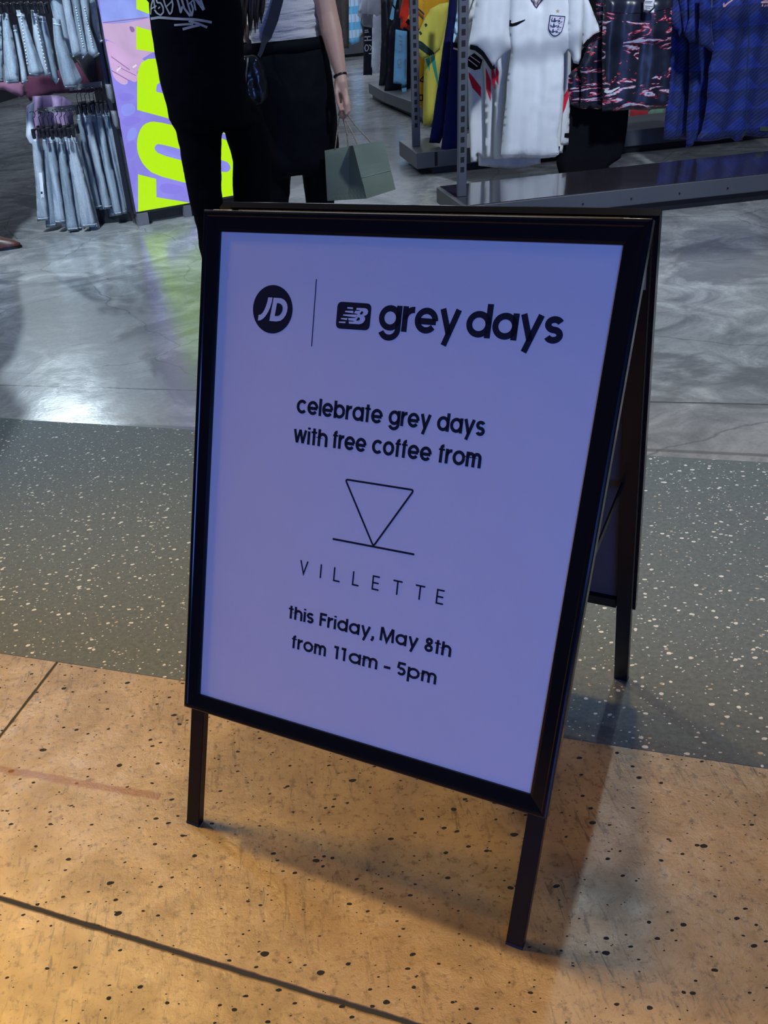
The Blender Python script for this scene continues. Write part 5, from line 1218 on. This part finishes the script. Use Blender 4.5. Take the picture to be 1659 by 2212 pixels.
# blue jerseys with diagonal stripes
def mat_blue():
    k = NT('royal_blue_striped_knit'); v = k.coord(scale=(1, 1, 1), rot=(0, .72, 0))
    wv = k.n('ShaderNodeTexWave'); wv.bands_direction = 'Z'; wv.inputs['Scale'].default_value = 17; wv.inputs['Distortion'].default_value = .15; k.l(v, wv.inputs[0])
    # repeating bright triangles
    s = k.n('ShaderNodeSeparateXYZ'); k.l(k.coord(), s.inputs[0])
    fz = k.math('FRACT', k.math('MULTIPLY', s.outputs[2], 9.0)); fx = k.math('FRACT', k.math('MULTIPLY', s.outputs[0], 5.2))
    tri = k.math('LESS_THAN', k.math('ADD', k.math('MULTIPLY', k.math('ABSOLUTE', k.math('SUBTRACT', fx, .5)), 1.4), fz), .70)
    base = k.mix(wv.outputs[1], (.003, .006, .045), (.005, .022, .16)); bri = k.mix(wv.outputs[1], (.004, .014, .14), (.006, .030, .26))
    k.l(k.mix(tri, base, bri), k.b.inputs['Base Color']); k.b.inputs['Roughness'].default_value = .7; k.b.inputs['Sheen Weight'].default_value = .1
    k.l(k.bump(k.noise(k.coord(scale=(1, 1, .3)), 12, 3), .008, .5), k.b.inputs['Normal']); return k.m
m_bl = mat_blue()
bl = [('striped blue jersey body hanging furthest left of the blue row', [(835, 100), (1100, 60), (1150, 500), (1100, 1000), (1040, 1195), (950, 1190), (760, 1192), (770, 950), (800, 600), (820, 300)], 6.56, 0),
      ('striped blue jersey whose hem dips lowest in the blue row', [(980, 300), (1250, 0), (1300, 600), (1200, 1180), (1040, 1212), (1025, 1248), (952, 1264), (955, 1080), (985, 700)], 6.46, 1)]
for lb, pl, Y, ix in bl: simple('football_jersey', 'jersey', lb, q5(pl), Y, m_bl, seed=100 + ix, T=.05, fold=.02, lam=.09, part='body')
bj = Sheet(q5([(1170, -80), (1800, -80), (1900, 300), (1880, 1150), (1642, 1168), (1458, 1165), (1450, 1200), (1372, 1208), (1345, 1180), (1240, 1200), (1120, 1212), (1040, 1210), (1100, 1120), (1140, 900), (1150, 600), (1185, 450), (1170, 200)]), 6.30, .05, T=.08, fold=.022, lam=.15, seed=110, soft=.06)
g = garment('football_jersey', 'front royal blue jersey with diagonal stripes and pale pink crest', 'jersey', bj); bj.build('body', m_bl, g, .016)
m_pp = basic('pale_pink_print', (.62, .34, .38, 1), .6)
bj.decal('logo', q5([(1240, 42), (1248, 22), (1258, 24), (1258, 42), (1320, 0), (1335, -10), (1330, 4), (1262, 60), (1246, 62)]), m_pp, g, e=.004, step=.02)
bj.stroke('crest_mark', [q5([(1568, 22), (1600, 8), (1645, 10)]), q5([(1575, 22), (1640, 22)]), q5([(1582, 36), (1578, 55)]), q5([(1606, 38), (1602, 60)]), q5([(1628, 36), (1625, 56)])], 2.4, m_pp, g, e=.004)
bj.decal('hem_label', q5([(1552, 1072), (1618, 1072), (1612, 1112), (1550, 1112)]), basic('olive_print', (.05, .07, .05, 1), .7), g, e=.004)
bj.stroke('side_seam', [q5([(1460, -60), (1475, 300), (1450, 700), (1440, 1160)])], 2.2, m_nvy, g, e=.002)
for i, (pl, Y) in enumerate([([(835, -80), (900, -80), (930, 200), (905, 325), (885, 260), (835, 235), (815, 180)], 6.38), ([(890, -80), (985, -80), (990, 200), (965, 330), (945, 300), (925, 180)], 6.35), ([(975, -80), (1085, -80), (1080, 200), (1058, 355), (990, 362), (945, 300), (985, 150)], 6.31), ([(1075, -80), (1180, -80), (1178, 200), (1190, 440), (1183, 452), (1120, 400), (1082, 405), (1075, 200)], 6.22)]):
    sl = Sheet(q5(pl), Y, .1, T=.045, fold=.010, lam=.05, seed=120 + i, soft=.03); tag(sl.build('sleeve', m_bl, g, .014), None)
# middle rack: yellow, orange, navy
m_yel = cloth('lemon_jersey', (.62, .56, .085, 1), var=.05); m_org = cloth('amber_jersey', (.66, .33, .015, 1), var=.05); m_teal = cloth('teal_panel', (.03, .28, .24, 1)); m_navy = cloth('navy_jersey', (.003, .006, .075, 1), sheen=.0); m_dg = cloth('dark_green_trim', (.012, .035, .04, 1))
sh, g = simple('football_jersey', 'jersey', 'amber yellow jersey hanging left with black and orange sleeve bands', q3([(700, 300), (830, -80), (1130, -80), (1100, 200), (900, 400), (860, 620), (835, 1120), (750, 1100), (760, 800), (780, 400)]), 8.15, m_org, seed=130, part='body', T=.07)
s1 = Sheet(q3([(780, -30), (850, 20), (850, 200), (810, 300), (780, 345), (720, 280), (658, 225), (680, 170), (735, 80)]), 7.95, T=.06, fold=.008, seed=131); s1.build('sleeve', m_org, g)
s1.stroke('black_band', [q3([(662, 212), (720, 262), (780, 325)])], 8, m_blk, g, e=.003); s1.stroke('trim_stripe', [q3([(735, 80), (838, 180)])], 2.4, basic('burnt_orange', (.35, .06, .01, 1), .8), g, e=.004); s1.stroke('trim_stripe', [q3([(745, 60), (845, 150)])], 2.2, m_dg, g, e=.004); s1.stroke('trim_stripe', [q3([(725, 95), (832, 198)])], 1.4, m_dg, g, e=.004)
sh.stroke('printed_mark', [q3([(800, 830), (835, 790), (835, 850), (795, 835)]), q3([(790, 985), (830, 985), (828, 1040), (792, 1040), (790, 985)])], 2.2, m_blk, g, e=.003)
sh, g = simple('football_jersey', 'jersey', 'lemon yellow jersey with teal side panels and dark striped cuffs', q3([(900, 100), (1010, 40), (1120, 20), (1090, 300), (1050, 560), (1010, 800), (985, 1000), (950, 1200), (915, 1305), (840, 1310), (832, 1240), (838, 900), (850, 600), (960, 540)]), 8.0, m_yel, seed=133, part='body', T=.08, fold=.014, lam=.07)
sh.decal('teal_panel', q3([(855, 610), (900, 590), (895, 740), (870, 660)]), m_teal, g, e=.003); sh.decal('teal_panel', q3([(905, 590), (945, 570), (965, 700), (995, 870), (985, 890), (940, 740)]), m_teal, g, e=.003)
s1 = Sheet(q3([(1110, 20), (1060, 300), (1035, 440), (1010, 520), (965, 550), (940, 580), (830, 612), (790, 560), (715, 460), (725, 420), (790, 330), (850, 200), (930, 80)]), 7.82, .1, T=.08, fold=.010, lam=.09, seed=134, soft=.06); s1.build('sleeve', m_yel, g, .014)
for o_, w_ in ((0, 3.8), (26, 3.2), (48, 2.6)): s1.stroke('cuff_stripe', [q3([(738 - o_ * .2, 412 + o_ * .9), (800 - o_ * .3, 440 + o_), (870 - o_ * .5, 500 + o_ * .8), (940 - o_ * .8, 560 + o_ * .3)])], w_, m_dg, g, e=.004)
s1.decal('shoulder_mark', q3([(840, 250), (855, 240), (868, 258), (850, 285)]), m_dg, g, e=.004); s1.decal('shoulder_mark', q3([(785, 330), (800, 322), (815, 345), (800, 365)]), m_dg, g, e=.004)
simple('football_jersey', 'jersey', 'navy blue jersey hanging just right of the lemon yellow one', q3([(1120, -80), (1180, -80), (1165, 500), (1120, 900), (1090, 1300), (1010, 1490), (900, 1485), (930, 1300), (990, 900), (1040, 500), (1090, 200)]), 7.35, m_navy, seed=136, part='body', T=.08, fold=.016, lam=.08)
simple('football_jersey', 'jersey', 'navy blue jersey hanging lowest, partly behind the slotted post', q3([(1130, 300), (1250, 300), (1250, 1000), (1240, 1620), (1170, 1625), (1040, 1622), (1020, 1590), (1050, 1300), (1100, 800)]), 7.2, m_navy, seed=137, part='body', T=.08, fold=.012, lam=.08)
simple('football_jersey', 'jersey', 'bright red jersey hanging at the left end of the middle rack', q3([(640, -80), (700, -80), (700, 180), (695, 320), (640, 280), (628, 308), (600, 290), (605, 200), (585, 182), (610, 60)]), 8.5, cloth('scarlet_jersey', (.70, .035, .012, 1)), seed=138, part='body')
# far rack garments
def far(lb, cat, nm, pl, Y, mt, sd, T=.08, fold=.012, part='fabric'): return simple(nm, cat, lb, q8(pl), Y, mt, seed=sd, T=T, fold=fold, lam=.10, part=part, step=.035)
k = NT('pale_blue_check'); s_ = k.n('ShaderNodeSeparateXYZ'); k.l(k.coord(), s_.inputs[0])
st = k.math('GREATER_THAN', k.math('FRACT', k.math('MULTIPLY', s_.outputs[2], 4.2)), .5); st2 = k.math('GREATER_THAN', k.math('FRACT', k.math('MULTIPLY', s_.outputs[0], 14)), .8)
k.l(k.mix(st2, k.mix(st, (.12, .45, .75), (.50, .66, .85)), (.25, .45, .70)), k.b.inputs['Base Color']); k.b.inputs['Roughness'].default_value = .85; m_chk = k.m
far('pale blue checked shirt hanging on the far wall fixture', 'shirt', 'checked_shirt', [(140, -100), (400, -100), (410, 550), (440, 720), (385, 800), (370, 910), (190, 980), (140, 900), (135, 500)], 19.4, m_chk, 140)
far('dark taupe coat hanging left of the pale blue checked shirt', 'coat', 'long_coat', [(-40, -100), (125, -100), (140, 700), (140, 1060), (20, 1040), (0, 500)], 19.6, cloth('taupe_coat', (.06, .048, .048, 1)), 141)
m_gr = cloth('pale_grey_tee', (.48, .49, .58, 1)); m_gr2 = cloth('mid_grey_tee', (.22, .22, .28, 1)); m_ink2 = cloth('ink_trousers', (.008, .010, .022, 1), sheen=0)
far('pale grey tee on the far rack, leftmost and highest', 'tee', 'grey_tee', [(400, -100), (560, -100), (600, 100), (560, 330), (500, 300), (390, 290), (380, 390), (320, 330), (360, 170), (390, 60)], 14.2, m_gr, 142)
far('mid grey tee hanging just below the pale grey tee', 'tee', 'grey_tee', [(430, -100), (640, -100), (660, 600), (610, 600), (450, 570), (410, 500), (420, 400), (390, 370), (400, 290)], 14.4, m_gr2, 143)
far('white tee with ragged sleeve on the far rack', 'tee', 'white_tee', [(560, -100), (840, -100), (840, 300), (740, 360), (700, 320), (600, 310), (540, 350), (530, 320)], 14.0, m_gr, 144)
far('long white trousers hanging on the far rack', 'trousers', 'long_trousers', [(700, -100), (840, -100), (850, 800), (830, 1100), (800, 1460), (800, 1590), (700, 1600), (650, 1570), (640, 1470), (620, 1465), (640, 1000), (640, 640)], 14.6, cloth('white_trousers', (.55, .58, .68, 1)), 145)
sh, g = far('black garment with white lettering printed sideways on the far rack', 'trousers', 'printed_trousers', [(480, -100), (640, -100), (660, 900), (650, 1300), (640, 1630), (450, 1630), (455, 1000), (450, 600)], 14.8, m_ink2, 146)
sh.stroke('white_lettering', [q8(p) for p in ([(470, 700), (560, 690)], [(470, 660), (550, 650)], [(465, 800), (600, 790)], [(530, 800), (530, 870)], [(465, 875), (620, 865)], [(480, 1010), (500, 970), (540, 980), (560, 1040), (530, 1100), (490, 1100), (475, 1040), (480, 1010)], [(570, 970), (620, 1010)], [(590, 1090), (632, 1000)], [(560, 1162), (630, 1158)])], 1.8, m_gr, g, e=.01)
far('black padded jacket with long sleeve hanging on the far rack', 'jacket', 'padded_jacket', [(830, -100), (1230, -100), (1240, 200), (1120, 520), (1030, 700), (1010, 1100), (1000, 1500), (960, 1900), (880, 1960), (775, 1940), (800, 1700), (820, 1300), (840, 900)], 12.3, basic('black_nylon', (.010, .012, .022, 1), .4, spec=.6), 147, T=.14, fold=.03)
far('black trousers hanging right of the padded jacket', 'trousers', 'track_trousers', [(1180, 200), (1480, 300), (1480, 2080), (1200, 2060), (960, 2050), (900, 1960), (990, 1500), (1020, 700)], 11.6, m_ink2, 148, T=.12)
sh, g = far('black trousers with sky blue printed side stripe on the far rack', 'trousers', 'striped_trousers', [(1150, 640), (1400, 680), (1400, 1300), (1390, 1900), (1385, 2000), (1290, 2010), (1275, 1830), (1100, 1810), (1120, 1300)], 11.3, cloth('sky_blue_panel', (.20, .50, .80, 1)), 149, T=.05, fold=.006)
sh.stroke('grey_lettering', [q8(p) for p in ([(1210, 760), (1280, 800)], [(1220, 880), (1285, 880), (1280, 1100)], [(1225, 960), (1280, 960)], [(1205, 1110), (1270, 1110)], [(1200, 1290), (1260, 1270), (1270, 1370), (1200, 1400), (1180, 1340), (1200, 1290)], [(1180, 1450), (1260, 1450)])], 1.6, basic('grey_print', (.3, .35, .42, 1), .7), g, e=.01)
far('sky blue sleeve hanging above the black trousers on the far rack', 'top', 'blue_sleeve_top', [(1120, -60), (1190, -60), (1130, 200), (1105, 420), (1070, 440), (1022, 405), (1060, 220)], 11.2, cloth('sky_blue_knit', (.22, .55, .80, 1)), 150, T=.05)
